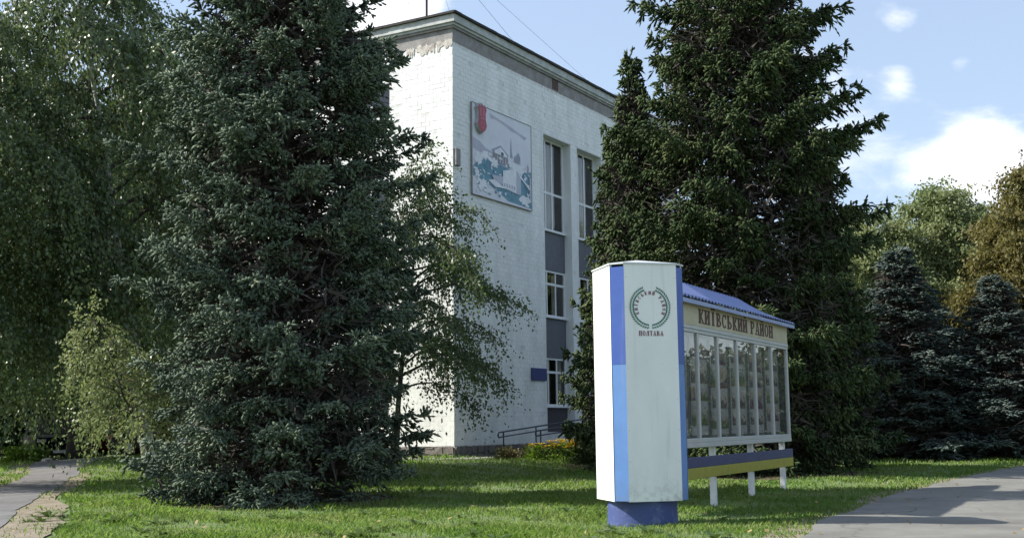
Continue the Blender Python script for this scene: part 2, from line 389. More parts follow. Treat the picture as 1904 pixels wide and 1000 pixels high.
def photo_mat(name, seed, a, b, c, d):
    """flat print of a landscape-like photograph"""
    m = bpy.data.materials.new(name); m.use_nodes = True
    N, L = m.node_tree.nodes, m.node_tree.links; bs = N['Principled BSDF']; bs.inputs['Roughness'].default_value = .5
    t = N.new('ShaderNodeTexCoord'); nz = N.new('ShaderNodeTexNoise'); nz.noise_dimensions = '4D'
    nz.inputs['W'].default_value = seed; nz.inputs['Scale'].default_value = 10; nz.inputs['Detail'].default_value = 4
    L.new(t.outputs['Object'], nz.inputs['Vector'])
    s = N.new('ShaderNodeSeparateXYZ'); L.new(t.outputs['Object'], s.inputs[0])
    ad = N.new('ShaderNodeMath'); ad.operation = 'MULTIPLY_ADD'; ad.inputs[1].default_value = 1.3; L.new(s.outputs[2], ad.inputs[0])
    sb = N.new('ShaderNodeMath'); sb.operation = 'MULTIPLY'; sb.inputs[1].default_value = 1.0; L.new(nz.outputs['Fac'], sb.inputs[0]); L.new(sb.outputs[0], ad.inputs[2])
    r = N.new('ShaderNodeValToRGB'); e = r.color_ramp.elements
    e[0].position = .22; e[0].color = (*a, 1); e[1].position = .78; e[1].color = (*d, 1)
    q = e.new(.42); q.color = (*b, 1); q = e.new(.55); q.color = (*c, 1)
    L.new(ad.outputs[0], r.inputs[0]); L.new(r.outputs[0], bs.inputs['Base Color'])
    return m
for k_ in ('white_paint', 'blue', 'sky_blue'): wear(M[k_], 'panel')
wear(M['asphalt'], 'road'); wear(M['path'], 'road'); wear(M['tile'], 'wall')
PHOTOS = [photo_mat('photo_print_park', 1.3, (.14, .20, .10), (.22, .25, .14), (.48, .45, .38), (.58, .66, .78)),
          photo_mat('photo_print_street', 5.1, (.30, .28, .26), (.16, .15, .14), (.58, .53, .47), (.70, .72, .74)),
          photo_mat('photo_print_crowd', 9.7, (.28, .11, .10), (.15, .17, .25), (.52, .42, .34), (.66, .62, .55)),
          photo_mat('photo_print_field', 14.2, (.36, .31, .16), (.15, .20, .10), (.26, .32, .28), (.70, .74, .78))]

# ------------------------------------------------------------------ ground
B_ROT = rad(59.5)
B_ORG = Vector((-1.99, 40.0, 0.32))
bu = np.array([math.cos(B_ROT), math.sin(B_ROT)]); bv = np.array([-math.sin(B_ROT), math.cos(B_ROT)])
def gz(x, y):
    x = np.asarray(x, float); y = np.asarray(y, float)
    px, py = x + 1.99, y - 40.0
    a = px * bu[0] + py * bu[1]; b = px * bv[0] + py * bv[1]
    dx = np.maximum(np.maximum(-a, a - 20), 0); dy = np.maximum(np.maximum(-b, b - 13), 0)
    d = np.sqrt(dx * dx + dy * dy)
    t = np.clip(1 - (d - 1.0) / 9.0, 0, 1); t = t * t * (3 - 2 * t)
    und = .018 * np.sin(x * .9 + 1.3) * np.sin(y * .7) + .012 * np.sin(x * 2.3 + y * 1.7)
    return .32 * t + und * np.clip(d / 3, 0, 1)
def gz1(x, y): return float(gz(x, y))

def sheet(name, xs, ys, off, m, **props):
    X, Y = np.meshgrid(xs, ys); Z = gz(X, Y) + off
    nx, ny = len(xs), len(ys)
    v = np.stack([X.ravel(), Y.ravel(), Z.ravel()], 1)
    f = [(j * nx + i, j * nx + i + 1, (j + 1) * nx + i + 1, (j + 1) * nx + i) for j in range(ny - 1) for i in range(nx - 1)]
    return link(name, new_mesh(name, v, f, [m], None, True), **props)
def spaced(edges):
    out = []
    for a, b, s in edges: out += list(np.arange(a, b, s))
    return np.array(out + [edges[-1][1]])
sheet('ground', spaced([(-600, -60, 60), (-60, -30, 3), (-30, 30, .6), (30, 60, 3), (60, 600, 60)]),
      spaced([(-300, -20, 40), (-20, 8, 2), (8, 70, .6), (70, 120, 5), (120, 900, 60)]), 0.0, M['soil'], kind='structure')

def ribbon(name, left, right, off, m, n=60, wob=.0, seed=0, **props):
    """strip between two polylines, draped on the ground"""
    rng = np.random.default_rng(seed)
    def res(p, amp):
        p = np.array(p, float); d = np.r_[0, np.cumsum(np.hypot(*np.diff(p, axis=0).T))]; t = np.linspace(0, d[-1], n)
        q = np.stack([np.interp(t, d, p[:, 0]), np.interp(t, d, p[:, 1])], 1)
        k = np.convolve(rng.normal(0, 1, n + 4), np.ones(5) / 5, 'valid')
        q[:, 0] += amp * k; q[:, 1] += amp * .6 * k
        return q
    a, b = res(left, wob), res(right, wob); K = 9
    v = []; f = []
    for i in range(n):
        for k in range(K):
            p = a[i] + (b[i] - a[i]) * k / (K - 1); v.append((p[0], p[1], gz1(p[0], p[1]) + off))
    for i in range(n - 1):
        for k in range(K - 1): f.append((i * K + k, i * K + k + 1, (i + 1) * K + k + 1, (i + 1) * K + k))
    link(name, new_mesh(name, v, f, [m], None, True), **props)
    return a, b
ROAD_L = [(0.9, 8), (1.9, 11), (3.45, 14.5), (4.25, 16.6), (5.3, 18.7), (6.9, 22.2), (8.6, 25.1), (11.4, 29.8), (14.75, 34.7), (24, 46), (40, 60)]
ROAD_R = [(9, 6), (10.5, 9), (12.5, 12.5), (13.5, 15), (15, 18), (17, 21), (19, 24), (22, 28), (26, 33), (36, 43), (52, 56)]
PATH_R = [(-5.9, 12), (-7.2, 16.5), (-7.6, 18), (-8.7, 21), (-10.1, 25.8), (-11.7, 31), (-13.1, 35.9), (-14.4, 40), (-15.2, 43.5), (-14.5, 47)]
PATH_L = [(-9.6, 12), (-10.3, 16.5), (-10.6, 20), (-11.2, 24), (-12.1, 28.3), (-13.4, 32), (-14.6, 35.9), (-16.2, 40), (-17.6, 44), (-20, 47.5)]
road_a, road_b = ribbon('road', ROAD_L, ROAD_R, .03, M['asphalt'], 80, .16, 3, kind='structure')
path_a, path_b = ribbon('path', PATH_L, PATH_R, .03, M['path'], 80, .09, 4, kind='structure')
DIRT_IN = [(x + .95, y) for x, y in PATH_R[:4]] + [(-9.45, 25), (-11.0, 30.5), (-12.1, 34), (-13.0, 37)]
ribbon('dirt_verge', [(x - .1, y) for x, y in PATH_R[:4]] + [(-10.1, 25), (-11.6, 30.5), (-12.8, 34), (-13.6, 37)], DIRT_IN, .018, M['dirt'], 60, .16, 5, kind='structure')
ribbon('road_shoulder', [(x - .38, y + .12) for x, y in ROAD_L], [(x + .3, y - .1) for x, y in ROAD_L], .018, M['dirt'], 80, .25, 6, kind='structure')
ribbon('dirt_margin', [(x - .7, y) for x, y in PATH_L], [(x + .2, y) for x, y in PATH_L], .018, M['dirt'], 60, .2, 7, kind='structure')
ribbon('driveway', [(-46, 56), (-30, 55), (-20, 54.5), (-10, 54), (0, 53.8)], [(-46, 46.5), (-30, 46.5), (-20, 46.6), (-15, 46.4), (-14, 46)], .022, M['path'], 40, .1, 8, kind='structure')

M['litter'] = mat('brown_needle_litter', (.115, .075, .045), .95, col2=(.06, .05, .03), var_scale=5, bump=.8, bump_scale=45)
def litter(x0, y0, r, seed):
    g = np.random.default_rng(seed); n = 40; ph = g.uniform(0, 6.28, 4); v = [(x0, y0, gz1(x0, y0) + .014)]; f = []
    for k in range(1, 6):
        for i in range(n):
            a = 6.2832 * i / n; q = r * k / 5 * (1 + .10 * math.sin(3 * a + ph[0]) + .07 * math.sin(7 * a + ph[1]) + .05 * math.sin(13 * a + ph[2]))
            x, y = x0 + q * math.cos(a), y0 + q * math.sin(a); v.append((x, y, gz1(x, y) + .014))
    f += [(0, 1 + i, 1 + (i + 1) % n) for i in range(n)]
    for k in range(4): f += [(1 + k * n + i, 1 + (k + 1) * n + i, 1 + (k + 1) * n + (i + 1) % n, 1 + k * n + (i + 1) % n) for i in range(n)]
    link('needle_litter', new_mesh('needle_litter', v, f, [M['litter']], None, True), kind='structure')
litter(-4.3, 23.0, 2.2, 1); litter(6.35, 31.6, 3.0, 2); litter(3.3, 35.0, 1.9, 3)
# ------------------------------------------------------------------ building
hall = thing('municipal_building', 'white tiled three storey building with grey frieze and painted mural by its corner', 'building', B_ORG, B_ROT)
STRIPS = [(6.45 + 2.85 * k, 8.74 + 2.85 * k) for k in range(4)]
Z_TOP = 14.36
T = .012   # tiles stand this far in front of the wall core
wb = MB()
edges = [0.0]
for a, b in STRIPS: edges += [a, b]
edges.append(20.0)
for i in range(0, len(edges), 2): wb.box(edges[i], edges[i + 1], 0, .42, -.4, Z_TOP)
for a, b in STRIPS:
    wb.box(a, b, 0, .42, 12.43, Z_TOP); wb.box(a, b, 0, .42, -.4, .76)
wb.box(.42, 20, .425, 1.2, -.4, .76)
LW = [(2.72, 4.6), (6.4, 8.3), (10.0, 11.9)]
LZ = [(12.05, 13.95), (8.5, 10.4), (4.95, 6.85), (1.4, 3.3)]
e = [.42]
for a, b in LW: e += [a, b]
e.append(13.0)
for i in range(0, len(e), 2): wb.box(0, .42, e[i], e[i + 1], -.4, Z_TOP)
for a, b in LW:
    zs = [-.4]
    for z0, z1 in LZ[::-1]: zs += [z0, z1]
    zs.append(Z_TOP)
    for i in range(0, len(zs), 2): wb.box(0, .42, a, b, zs[i], zs[i + 1])
wb.box(19.6, 20, .43, 13, -.4, Z_TOP); wb.box(.43, 19.6, 12.6, 13, -.4, Z_TOP)
link('wall', wb.mesh('wall', M['mortar']), hall)
rm = MB(); rm.box(6.0, 19.0, 1.6, 1.7, .5, 13.0); rm.box(1.6, 1.7, 2.0, 12.4, .5, 14.2)  # near-black sheets behind the glass carry the dimness of the rooms in their colour
link('dark_backing', rm.mesh('dark_backing', M['dark_room']), hall)

# cladding: every tile has its own edges and depth; the 300 largest in the picture are objects
rng = np.random.default_rng(11)
TW, TH, GAP = .33, .163, .004
def tile_shape(w, h, b=.004, d=.004):
    return [(b, -d, b), (w - b, -d, b), (w - b, -d, h - b), (b, -d, h - b), (0, 0, 0), (w, 0, 0), (w, 0, h), (0, 0, h)], \
           [(0, 1, 2, 3), (4, 5, 1, 0), (5, 6, 2, 1), (6, 7, 3, 2), (7, 4, 0, 3)]
tv, tf = tile_shape(TW - GAP, TH - GAP)
tile_me = new_mesh('tile', tv, tf, [M['tile']])
joined = MB(); n_ind = 0
def free_right(x, z):
    for a, b in STRIPS:
        if x + TW > a and x < b and z < 12.43 and z + TH > .76: return False
    return True
rows = int((Z_TOP - .38) / TH)
cand = []
for r in range(rows):
    z = .38 + r * TH
    x = .004 if r % 2 == 0 else .004 - TW / 2
    while x < 17.0:
        x0, x1 = max(x, .004), x + TW - GAP
        for a, b in STRIPS:            # cut tiles at the recess edges
            if z + TH > .76 and z < 12.43:
                if x0 < a < x1: x1 = a - .004
                elif x0 < b < x1 and x0 >= a: x0 = b + .004
        inside = any(a - 1e-3 <= x0 and x1 <= b + 1e-3 for a, b in STRIPS) and z + TH > .76 and z < 12.43
        if not inside and x1 - x0 > .05: cand.append((x0, x1, z))
        x += TW
full = [c for c in cand if abs((c[1] - c[0]) - (TW - GAP)) < .004 and not (c[0] > .8 and c[0] < 5.5 and 8.9 < c[2] < 12.5)]
full.sort(key=lambda c: (c[0] + abs(c[2] - 9.0) * .35))
chosen = set(full[:300])
for (x0, x1, z) in cand:
    yo = rng.normal(0, .0025); rz_ = rng.normal(0, .006); rx_ = rng.normal(0, .006)
    if (x0, x1, z) in chosen:
        link('tile', tile_me, hall, (x0, yo - .002, z), (rx_, 0, rz_))
    else:
        v, f = tile_shape(x1 - x0, TH - GAP)
        joined.M = Matrix.Translation((x0, yo - .002, z)) @ Matrix.Rotation(rz_, 4, 'Z') @ Matrix.Rotation(rx_, 4, 'X')
        joined.add(v, f)
def free_left(y0, y1, z):
    for a, b in LW:
        for c, d in LZ:
            if y1 > a and y0 < b and z + TH > c and z < d: return False
    return True
for r in range(rows):
    z = .38 + r * TH; y = -.0 if r % 2 == 0 else -TW / 2
    while y < 13:
        y0, y1 = max(y, .004), min(y + TW - GAP, 13)
        if y1 - y0 > .05 and free_left(y0, y1, z):
            yo = rng.normal(0, .002)
            v, f = tile_shape(y1 - y0, TH - GAP)
            joined.M = Matrix.Translation((yo, y1, z)) @ Matrix.Rotation(rad(-90), 4, 'Z')
            joined.add(v, f)
        y += TW
joined.M = None
link('tile_cladding', joined.mesh('tile_cladding', M['tile']), hall, kind='stuff')
# reveals of the window strips are tiled too: plain painted faces
rv = MB()
for a, b in STRIPS:
    rv.box(a + .001, a + .012, -.006, .40, .762, 12.42); rv.box(b - .012, b - .001, -.006, .40, .762, 12.42); rv.box(a + .013, b - .013, -.006, .40, 12.405, 12.428)
link('window_reveal', rv.mesh('window_reveal', M['tile']), hall)

# frieze, cornice, roof edge
fz = MB(); fz.box(-.006, 20, -.006, .4, Z_TOP + .002, 14.84, 0); fz.box(-.006, .4, .402, 13, Z_TOP + .002, 14.84, 0)
link('frieze', fz.mesh('frieze', M['frieze']), hall)
rr = random.Random(5)
y = .0
while y < 12.5:      # patches where the tiles have come off along the top of the lit side
    w = rr.uniform(.25, .9); n_ = 9; up_ = [(y + w * i / n_, Z_TOP + rr.uniform(.0, .12)) for i in range(n_ + 1)]; dn_ = [(y + w * i / n_, Z_TOP - .2 - rr.uniform(-.14, .14)) for i in range(n_ + 1)]
    bare = MB(); bare.prism(up_ + dn_[::-1], lambda u, w_, d: (-.020 + d, u, w_), .012); link('bare_patch', bare.mesh('bare_patch', M['frieze_bare']), hall)
    y += w + rr.uniform(0.02, .5)
def sweep_band(name, z0, z1, pr, m, inner=.3):
    b = MB(); b.box(-pr, 20 + pr, -pr, inner, z0, z1); b.box(-pr, inner, inner + .002, 13 + pr, z0, z1)
    return link(name, b.mesh(name, m), hall)
sweep_band('bed_moulding', 14.842, 14.93, .07, M['frieze'])
sweep_band('bed_moulding', 14.932, 15.02, .12, M['cornice'])
sweep_band('cornice', 15.022, 15.29, .19, M['cornice'])
rf = MB(); rf.box(-.25, 20.25, -.25, 13.25, 15.292, 15.36)
rr = random.Random(8)
x = -.25
while x < 20:      # ragged lapped edge of the felt
    w = rr.uniform(.3, .8); rf.box(x, x + w - .01, -.275 - rr.uniform(0, .02), -.251, 15.30 - rr.uniform(0, .03), 15.375); x += w
y = -.25
while y < 13:
    w = rr.uniform(.3, .8); rf.box(-.275 - rr.uniform(0, .02), -.251, y, y + w - .01, 15.30 - rr.uniform(0, .03), 15.375); y += w
link('roof', rf.mesh('roof', M['roof_felt']), hall)

# attic vent
vb = MB()
vb.box(7.26, 7.76, -.012, .05, 14.42, 14.46); vb.box(7.26, 7.76, -.012, .05, 14.80, 14.835); vb.box(7.26, 7.30, -.012, .05, 14.46, 14.80); vb.box(7.72, 7.76, -.012, .05, 14.46, 14.80)
av = link('attic_vent', vb.mesh('attic_vent', M['vent']), hall)
for k in range(5):
    s = MB(); s.box(7.30, 7.72, -.02, -.008, 14.47 + k * .066, 14.515 + k * .066)
    link('slat', s.mesh('slat', M['vent']), av)

# plinth stones
sr = random.Random(3)
def stone_mesh(seed):
    q = random.Random(seed); b = MB(); b.bevbox(0, 1, -1, 0, 0, 1, .12)
    b.v = [(x + q.uniform(-.05, .05), y * q.uniform(.6, 1.25) if y < -.5 else y, z + q.uniform(-.05, .05)) for x, y, z in b.v]
    return b.mesh('stone', M['stone'])
STN = [stone_mesh(i) for i in range(6)]
for face, lim in ((0, 12.5), (1, 5.0)):
    x = 0.0
    while x < lim:
        w = sr.uniform(.26, .46); z = -.12
        while z < .30:
            h = min(sr.uniform(.18, .30), .37 - z)
            if .37 - z - h < .08: h = .37 - z
            me = STN[sr.randrange(6)]
            if face == 0: link('stone', me, hall, (x + .004, .0, z), (0, 0, 0), (w - .016, .075, h - .014))
            else: link('stone', me, hall, (.0, x + w - .004, z), (0, 0, rad(-90)), (w - .016, .075, h - .014))
            z += h
        x += w
for i in range(2):   # hidden rest of the plinth
    b = MB()
    if i == 0: b.box(12.6, 20, -.05, 0, -.3, .37)
    else: b.box(-.05, 0, 5.1, 13, -.3, .37)
    link('plinth', b.mesh('plinth', M['stone']), hall)

def window(parent, P, w, h, cols, transoms, curtain=None, depth=.06, sill=True, tag='window'):
    """P(u,d,z)-> local; u along the wall, d into the wall. cols: mullion positions, transoms: list of z"""
    fw = .075
    def bx3(b, u0, u1, d0, d1, z0, z1):
        vs = [P(u, d, z) for z in (z0, z1) for (u, d) in ((u0, d0), (u1, d0), (u1, d1), (u0, d1))]
        b.add(vs, [(0, 3, 2, 1), (4, 5, 6, 7), (0, 1, 5, 4), (1, 2, 6, 5), (2, 3, 7, 6), (3, 0, 4, 7)])
    b = MB()
    bx3(b, 0, fw, 0, depth, 0, h); bx3(b, w - fw, w, 0, depth, 0, h); bx3(b, fw, w - fw, 0, depth, 0, fw); bx3(b, fw, w - fw, 0, depth, h - fw, h)
    win = link(tag, b.mesh(tag, M['white_frame']), parent)
    us = [fw] + list(cols) + [w - fw]; zs = [fw] + list(transoms) + [h - fw]
    for c in cols:
        b = MB(); bx3(b, c - .04, c + .04, .004, depth - .004, fw, h - fw); link('mullion', b.mesh('mullion', M['white_frame']), win)
    for t in transoms:
        b = MB()
        for i in range(len(us) - 1):
            bx3(b, us[i] + (.041 if i else 0), us[i + 1] - (.041 if i < len(us) - 2 else 0), .0, depth - .004, t - .045, t + .045)
        link('transom', b.mesh('transom', M['white_frame']), win)
    for i in range(len(us) - 1):
        for j in range(len(zs) - 1):
            b = MB(); bx3(b, us[i] + .03, us[i + 1] - .03, .025, .031, zs[j] + .03, zs[j + 1] - .03)
            link('pane', b.mesh('pane', M['glass']), win)
    if curtain:
        for (u0, u1) in curtain:
            b = MB(); n = max(4, int((u1 - u0) / .07)); vs = []; fs = []
            for k in range(n + 1):
                u = u0 + (u1 - u0) * k / n; d = .20 + .03 * (k % 2)
                vs += [P(u, d, .1), P(u, d, h - .08)]
            fs = [(2 * k, 2 * k + 2, 2 * k + 3, 2 * k + 1) for k in range(n)]
            b.add(vs, fs); link('curtain', b.mesh('curtain', M['curtain']), win)
    if sill:
        b = MB(); bx3(b, -.02, w + .02, -.13, 0, -.06, -.002); link('sill', b.mesh('sill', M['white_frame']), win)
    return win
D = .36
for k, (a, b_) in enumerate(STRIPS):
    a += .013; w = b_ - a - .013
    for (z0, z1, tr) in ((8.70, 12.40, [1.52]), (5.26, 7.10, [1.30]), (1.76, 3.64, [1.32])):
        P = (lambda u, d, z, a=a, z0=z0: (a + u, D + d, z0 + z))
        cur = [(.1, w * .40), (w * .41, w * .82)] if z0 > 8 else ([(.1, w * .36), (w * .66, w * .80)] if z0 > 5 else [(w * .3, w * .58), (w * .86, w * .97)])  # leftmost pale strip of the top windows stands in for a sky reflection
        window(hall, P, w, z1 - z0, [w * .34, w * .66] if z0 < 8 else [w * .34, w * .58], tr, cur)
    for (z0, z1, m, nm) in ((7.11, 8.63, 'grey_panel', 'spandrel_panel'), (3.65, 5.19, 'grey_panel', 'spandrel_panel'), (.77, 1.69, 'dark_panel', 'cellar_panel')):
        s = MB(); s.box(a, a + w, D - .03, D + .06, z0, z1); link(nm, s.mesh(nm, M[m]), hall)
for (a, b_) in LW:
    for (z0, z1) in LZ:
        P = (lambda u, d, z, b_=b_, z0=z0: (.16 + d, b_ - u, z0 + z))
        window(hall, P, b_ - a, z1 - z0, [(b_ - a) * .5], [1.35], None)

# small dark box on the corner
sb = MB(); sb.bevbox(.03, .30, -.12, -.012, 9.95, 10.55, .01)
link('junction_box', sb.mesh('junction_box', M['frieze']), hall)

def place(local, org=B_ORG, rz=B_ROT):
    return Matrix.Translation(org) @ Matrix.Rotation(rz, 4, 'Z') @ Vector(local)

# mural panel on the wall
mural = thing('mural_panel', 'blue and white mural panel of town buildings fixed high on the shaded wall', 'mural', place((1.12, -.02, 9.14)), B_ROT)
MW, MH = 4.22, 3.30
b = MB(); b.box(0, MW, -.05, 0, 0, MH); link('board', b.mesh('board', mat('mural_pale_ground', (.66, .67, .73), .6, col2=(.74, .75, .79), var_scale=1.4)), mural)
b = MB()
b.box(-.02, 0, -.066, 0, -.02, MH + .02); b.box(MW, MW + .02, -.066, 0, -.02, MH + .02); b.box(0, MW, -.066, 0, -.02, 0); b.box(0, MW, -.066, 0, MH, MH + .02)
link('border', b.mesh('border', M['frieze']), mural)
MC = {k: mat('mural_' + k, c, .6, var=v, var_scale=sc_, contrast=(.4, .7)) for k, c, v, sc_ in
      [('teal', (.14, .32, .42), .35, 2.2), ('white', (.82, .83, .86), .15, 3), ('grey', (.36, .37, .45), .2, 3), ('mauve', (.50, .49, .57), .15, 2), ('dark', (.10, .10, .14), .2, 4), ('pale', (.50, .52, .60), .1, 3), ('brown', (.26, .25, .27), .3, 8)]}
_lay = [0]
def paint(name, poly, c):
    _lay[0] += 1; y0 = -.051 - _lay[0] * .0006
    bb = MB(); bb.prism([(u * MW, v * MH) for u, v in poly], lambda u, w, d: (u, y0 - d, w), .0005)
    return link(name, bb.mesh(name, MC[c]), mural)
pr = random.Random(21)
def blob(cx, cy, rx, ry, n=26, j=.48):
    out = []
    for k in range(n):
        a = 2 * math.pi * k / n; r = 1 + pr.uniform(-j, j)
        out.append((min(max(cx + math.cos(a) * rx * r, .005), .995), min(max(cy + math.sin(a) * ry * r, .005), .995)))
    return out
paint('painted_cloud', [(.28, .955), (.45, .93), (.62, .90), (.8, .86), (.93, .84), (.88, .80), (.76, .84), (.66, .845), (.52, .885), (.36, .91), (.30, .90)], 'mauve')
paint('painted_hill', [(.01, .62), (.12, .60), (.22, .545), (.34, .53), (.34, .44), (.2, .46), (.01, .50)], 'mauve')
paint('painted_lake', [(.01, .30), (.06, .36), (.18, .42), (.30, .44), (.44, .42), (.6, .40), (.72, .38), (.88, .42), (.995, .45), (.995, .10), (.86, .06), (.6, .11), (.35, .13), (.25, .16), (.1, .2), (.01, .2)], 'teal')
paint('painted_shore', [(.24, .16), (.3, .27), (.45, .22), (.7, .17), (.995, .20), (.995, .02), (.6, .03)], 'teal')
paint('painted_hall', [(.33, .42), (.33, .555), (.37, .56), (.58, .53), (.60, .42)], 'brown')
paint('painted_roof', [(.30, .55), (.46, .635), (.60, .55), (.58, .53), (.45, .60), (.34, .54)], 'grey')
paint('painted_gable', [(.36, .555), (.46, .615), (.57, .545), (.57, .52), (.36, .53)], 'white')
paint('painted_dome', blob(.49, .545, .025, .022, 12, .05), 'dark')
for q in range(4): paint('painted_column', [(.40 + q * .045, .43), (.40 + q * .045, .51), (.415 + q * .045, .51), (.415 + q * .045, .43)], 'pale')
paint('painted_spire', [(.625, .54), (.632, .66), (.64, .78), (.648, .66), (.665, .54)], 'grey')
paint('painted_house', [(.69, .50), (.69, .56), (.74, .60), (.765, .63), (.80, .58), (.80, .50)], 'grey')
paint('painted_tower', [(.925, .40), (.925, .49), (.935, .54), (.95, .49), (.95, .40)], 'grey')
for cx, cy, rx, ry in ((.10, .40, .09, .07), (.2, .46, .09, .05), (.34, .42, .08, .06), (.66, .45, .10, .05), (.78, .42, .10, .06), (.08, .24, .07, .06), (.15, .14, .11, .08), (.23, .08, .08, .05), (.88, .09, .11, .06), (.95, .14, .05, .06), (.45, .485, .03, .02)):
    paint('painted_tree', blob(cx, cy, rx * .82, ry * .8), 'white')
fl = MB()
for q in range(90):
    cx, cz = pr.uniform(.02, .98), pr.uniform(.03, .50); k_ = 0 if cz > .42 or pr.random() < .55 else 1
    fl.prism([(u * MW, w * MH) for u, w in blob(cx, cz, pr.uniform(.008, .026), pr.uniform(.006, .020), 8, .6)], lambda u, w, d: (u, -.0665 - (q % 9) * .0004 - d, w), .0003, k_)
link('painted_fleck', fl.mesh('painted_fleck', MC['white'], MC['teal']), mural, kind='stuff')
_lay[0] += 12
paint('painted_block', [(.49, .36), (.49, .165), (.80, .135), (.80, .37), (.72, .42)], 'white')
paint('painted_block_side', [(.72, .415), (.72, .15), (.80, .135), (.80, .37)], 'pale')
for q in range(5): paint('painted_window', [(.505 + q * .042, .18), (.505 + q * .042, .22), (.53 + q * .042, .22), (.53 + q * .042, .18)], 'mauve')
paint('painted_wing', [(.30, .27), (.49, .29), (.49, .19), (.34, .215)], 'pale')
paint('painted_terrace', [(.24, .20), (.34, .225), (.55, .16), (.36, .145)], 'white')
paint('painted_slope', [(.73, .41), (.97, .25), (.97, .22), (.80, .33)], 'white')
paint('painted_pillar', [(.955, .38), (.985, .38), (.985, .12), (.955, .12)], 'pale')

# red shield emblem standing off the mural
em = thing('shield_emblem', 'red shield emblem with pale edges at upper left of mural', 'emblem', place((1.30, -.215, 11.36)), B_ROT)
em.scale = (.77, .75, .97)
SH = [(-.02, .95), (.10, 1.12), (.20, 1.03), (.36, 1.15), (.52, 1.03), (.62, 1.12), (.76, .95), (.68, .80), (.68, .55), (.78, .34), (.66, .16), (.36, 0.0), (.08, .16), (-.04, .34), (.06, .55), (.06, .80)]
b = MB(); b.prism(SH, lambda u, w, d: (u, d, w), .24); link('body', b.mesh('body', mat('emblem_edge_paint', (.42, .43, .42), .6, var=.3)), em)
b = MB(); b.prism([(.36 + (u - .36) * .93, .56 + (w - .56) * .94) for u, w in SH], lambda u, w, d: (u, -.014 + d, w), .013); link('red_face', b.mesh('red_face', mat('emblem_red', (.42, .055, .085), .5, var=.2)), em)
b = MB(); k_ = 0
for (x0, x1, z0, z1) in ((.16, .20, .62, .95), (.27, .31, .60, .98), (.41, .45, .60, .98), (.52, .56, .62, .95), (.18, .56, .54, .575)):
    b.box(x0, x1, -.024, -.0145, z0, z1)
for k in range(8):
    a = 2 * math.pi * k / 8; b.box(.36 + .12 * math.cos(a) - .022, .36 + .12 * math.cos(a) + .022, -.0245, -.0145, .32 + .12 * math.sin(a) - .022, .32 + .12 * math.sin(a) + .022)
link('relief', b.mesh('relief', mat('emblem_pink', (.58, .22, .25), .5)), em)

# blue plaque beside the lowest window
pq = thing('wall_plaque', 'blank looking blue plaque beside the lowest window near birch', 'plaque', place((5.20, -.02, 2.70)), B_ROT)
pq['label'] = 'blue rectangular plaque on the white wall beside the lowest window'
b = MB(); b.bevbox(0, 1.15, -.05, 0, 0, .47, .008); link('plate', b.mesh('plate', M['plaque']), pq)

# antenna mast on the roof
mast = thing('roof_antenna', 'thin dark antenna mast with guy wires on the flat roof', 'antenna', place((1.6, 2.2, 15.36)), B_ROT)
b = MB(); b.tube([(0, 0, 0), (0, 0, 4.5)], .045, 8); link('mast', b.mesh('mast', M['dark_metal']), mast)
b = MB(); b.bevbox(.06, .28, -.12, .12, 0, .62, .02); b.tube([(.17, 0, .62), (.17, 0, .8)], .07, 8); link('housing', b.mesh('housing', M['dark_metal']), mast)
b = MB()
for k in range(5): b.tube([(-.5 + .05 * k, 0, 3.0 + k * .28), (.5 - .05 * k, 0, 3.0 + k * .28)], .012, 5)
link('crossbar', b.mesh('crossbar', M['dark_metal']), mast)
for (x, y) in ((-1.4, -2.0), (3.4, -2.1), (-1.2, 3.0), (2.5, 3.5), (12, -1.8), (-1.3, 7.5)):
    b = MB(); b.tube([(0, 0, 3.9), (x, y, .02)], .007, 4); link('guy_wire', b.mesh('guy_wire', M['dark_metal']), mast)

# ramp and its handrails
rb = MB(); rb.add([(2.4, -1.85, -.3), (13, -1.85, -.3), (13, -.65, -.3), (2.4, -.65, -.3), (2.4, -1.85, -.05), (13, -1.85, .55), (13, -.65, .55), (2.4, -.65, -.05)],
                  [(0, 3, 2, 1), (4, 5, 6, 7), (0, 1, 5, 4), (1, 2, 6, 5), (2, 3, 7, 6), (3, 0, 4, 7)])
ramp = thing('access_ramp', 'low concrete access ramp running along the foot of shaded wall', 'ramp', B_ORG, B_ROT, None, rb.mesh('access_ramp', M['paving']))
def handrail(y, x0, z0, x1, z1, label):
    t = thing('handrail', label, 'handrail', place((x0, y, 0)), B_ROT, 'ramp handrails')
    L_ = x1 - x0; sl = (z1 - z0) / L_
    g = .17
    b = MB()
    b.tube([(.32, 0, z0 + sl * .3 - g), (.04, 0, z0 - g), (0, 0, z0 - g + .04), (0, 0, z0 - .04), (.05, 0, z0), (L_, 0, z1)], .028, 8)
    link('top_rail', b.mesh('top_rail', M['rail']), t)
    b = MB(); b.tube([(.32, 0, z0 + sl * .3 - g), (L_, 0, z1 - g)], .022, 8); link('lower_rail', b.mesh('lower_rail', M['rail']), t)
    b = MB(); b.tube([(.34, 0, z0 + .012), (.34, 0, z0 - g)], .02, 8); link('loop_bar', b.mesh('loop_bar', M['rail']), t)
    for k in range(5):
        x = .36 + k * 2.3
        if x < L_:
            b = MB(); b.tube([(x, 0, -.25), (x, 0, z0 + sl * x - .02)], .024, 8); link('post', b.mesh('post', M['rail']), t)
    return t
handrail(-.62, 1.80, .80, 12.2, 1.52, 'dark steel ramp handrail close to the white wall')
handrail(-1.88, 2.20, .84, 12.4, 1.45, 'dark steel ramp handrail nearer the flower bed')
ribbon('paving_strip', [(-7.5, 42.6), (-4.5, 40.6), (-2.2, 39.1), (-.4, 40.2)], [(-7.9, 41.4), (-5.0, 39.6), (-2.1, 37.7), (.5, 39.2)], .012, M['paving'], 24, .03, 9, kind='structure')

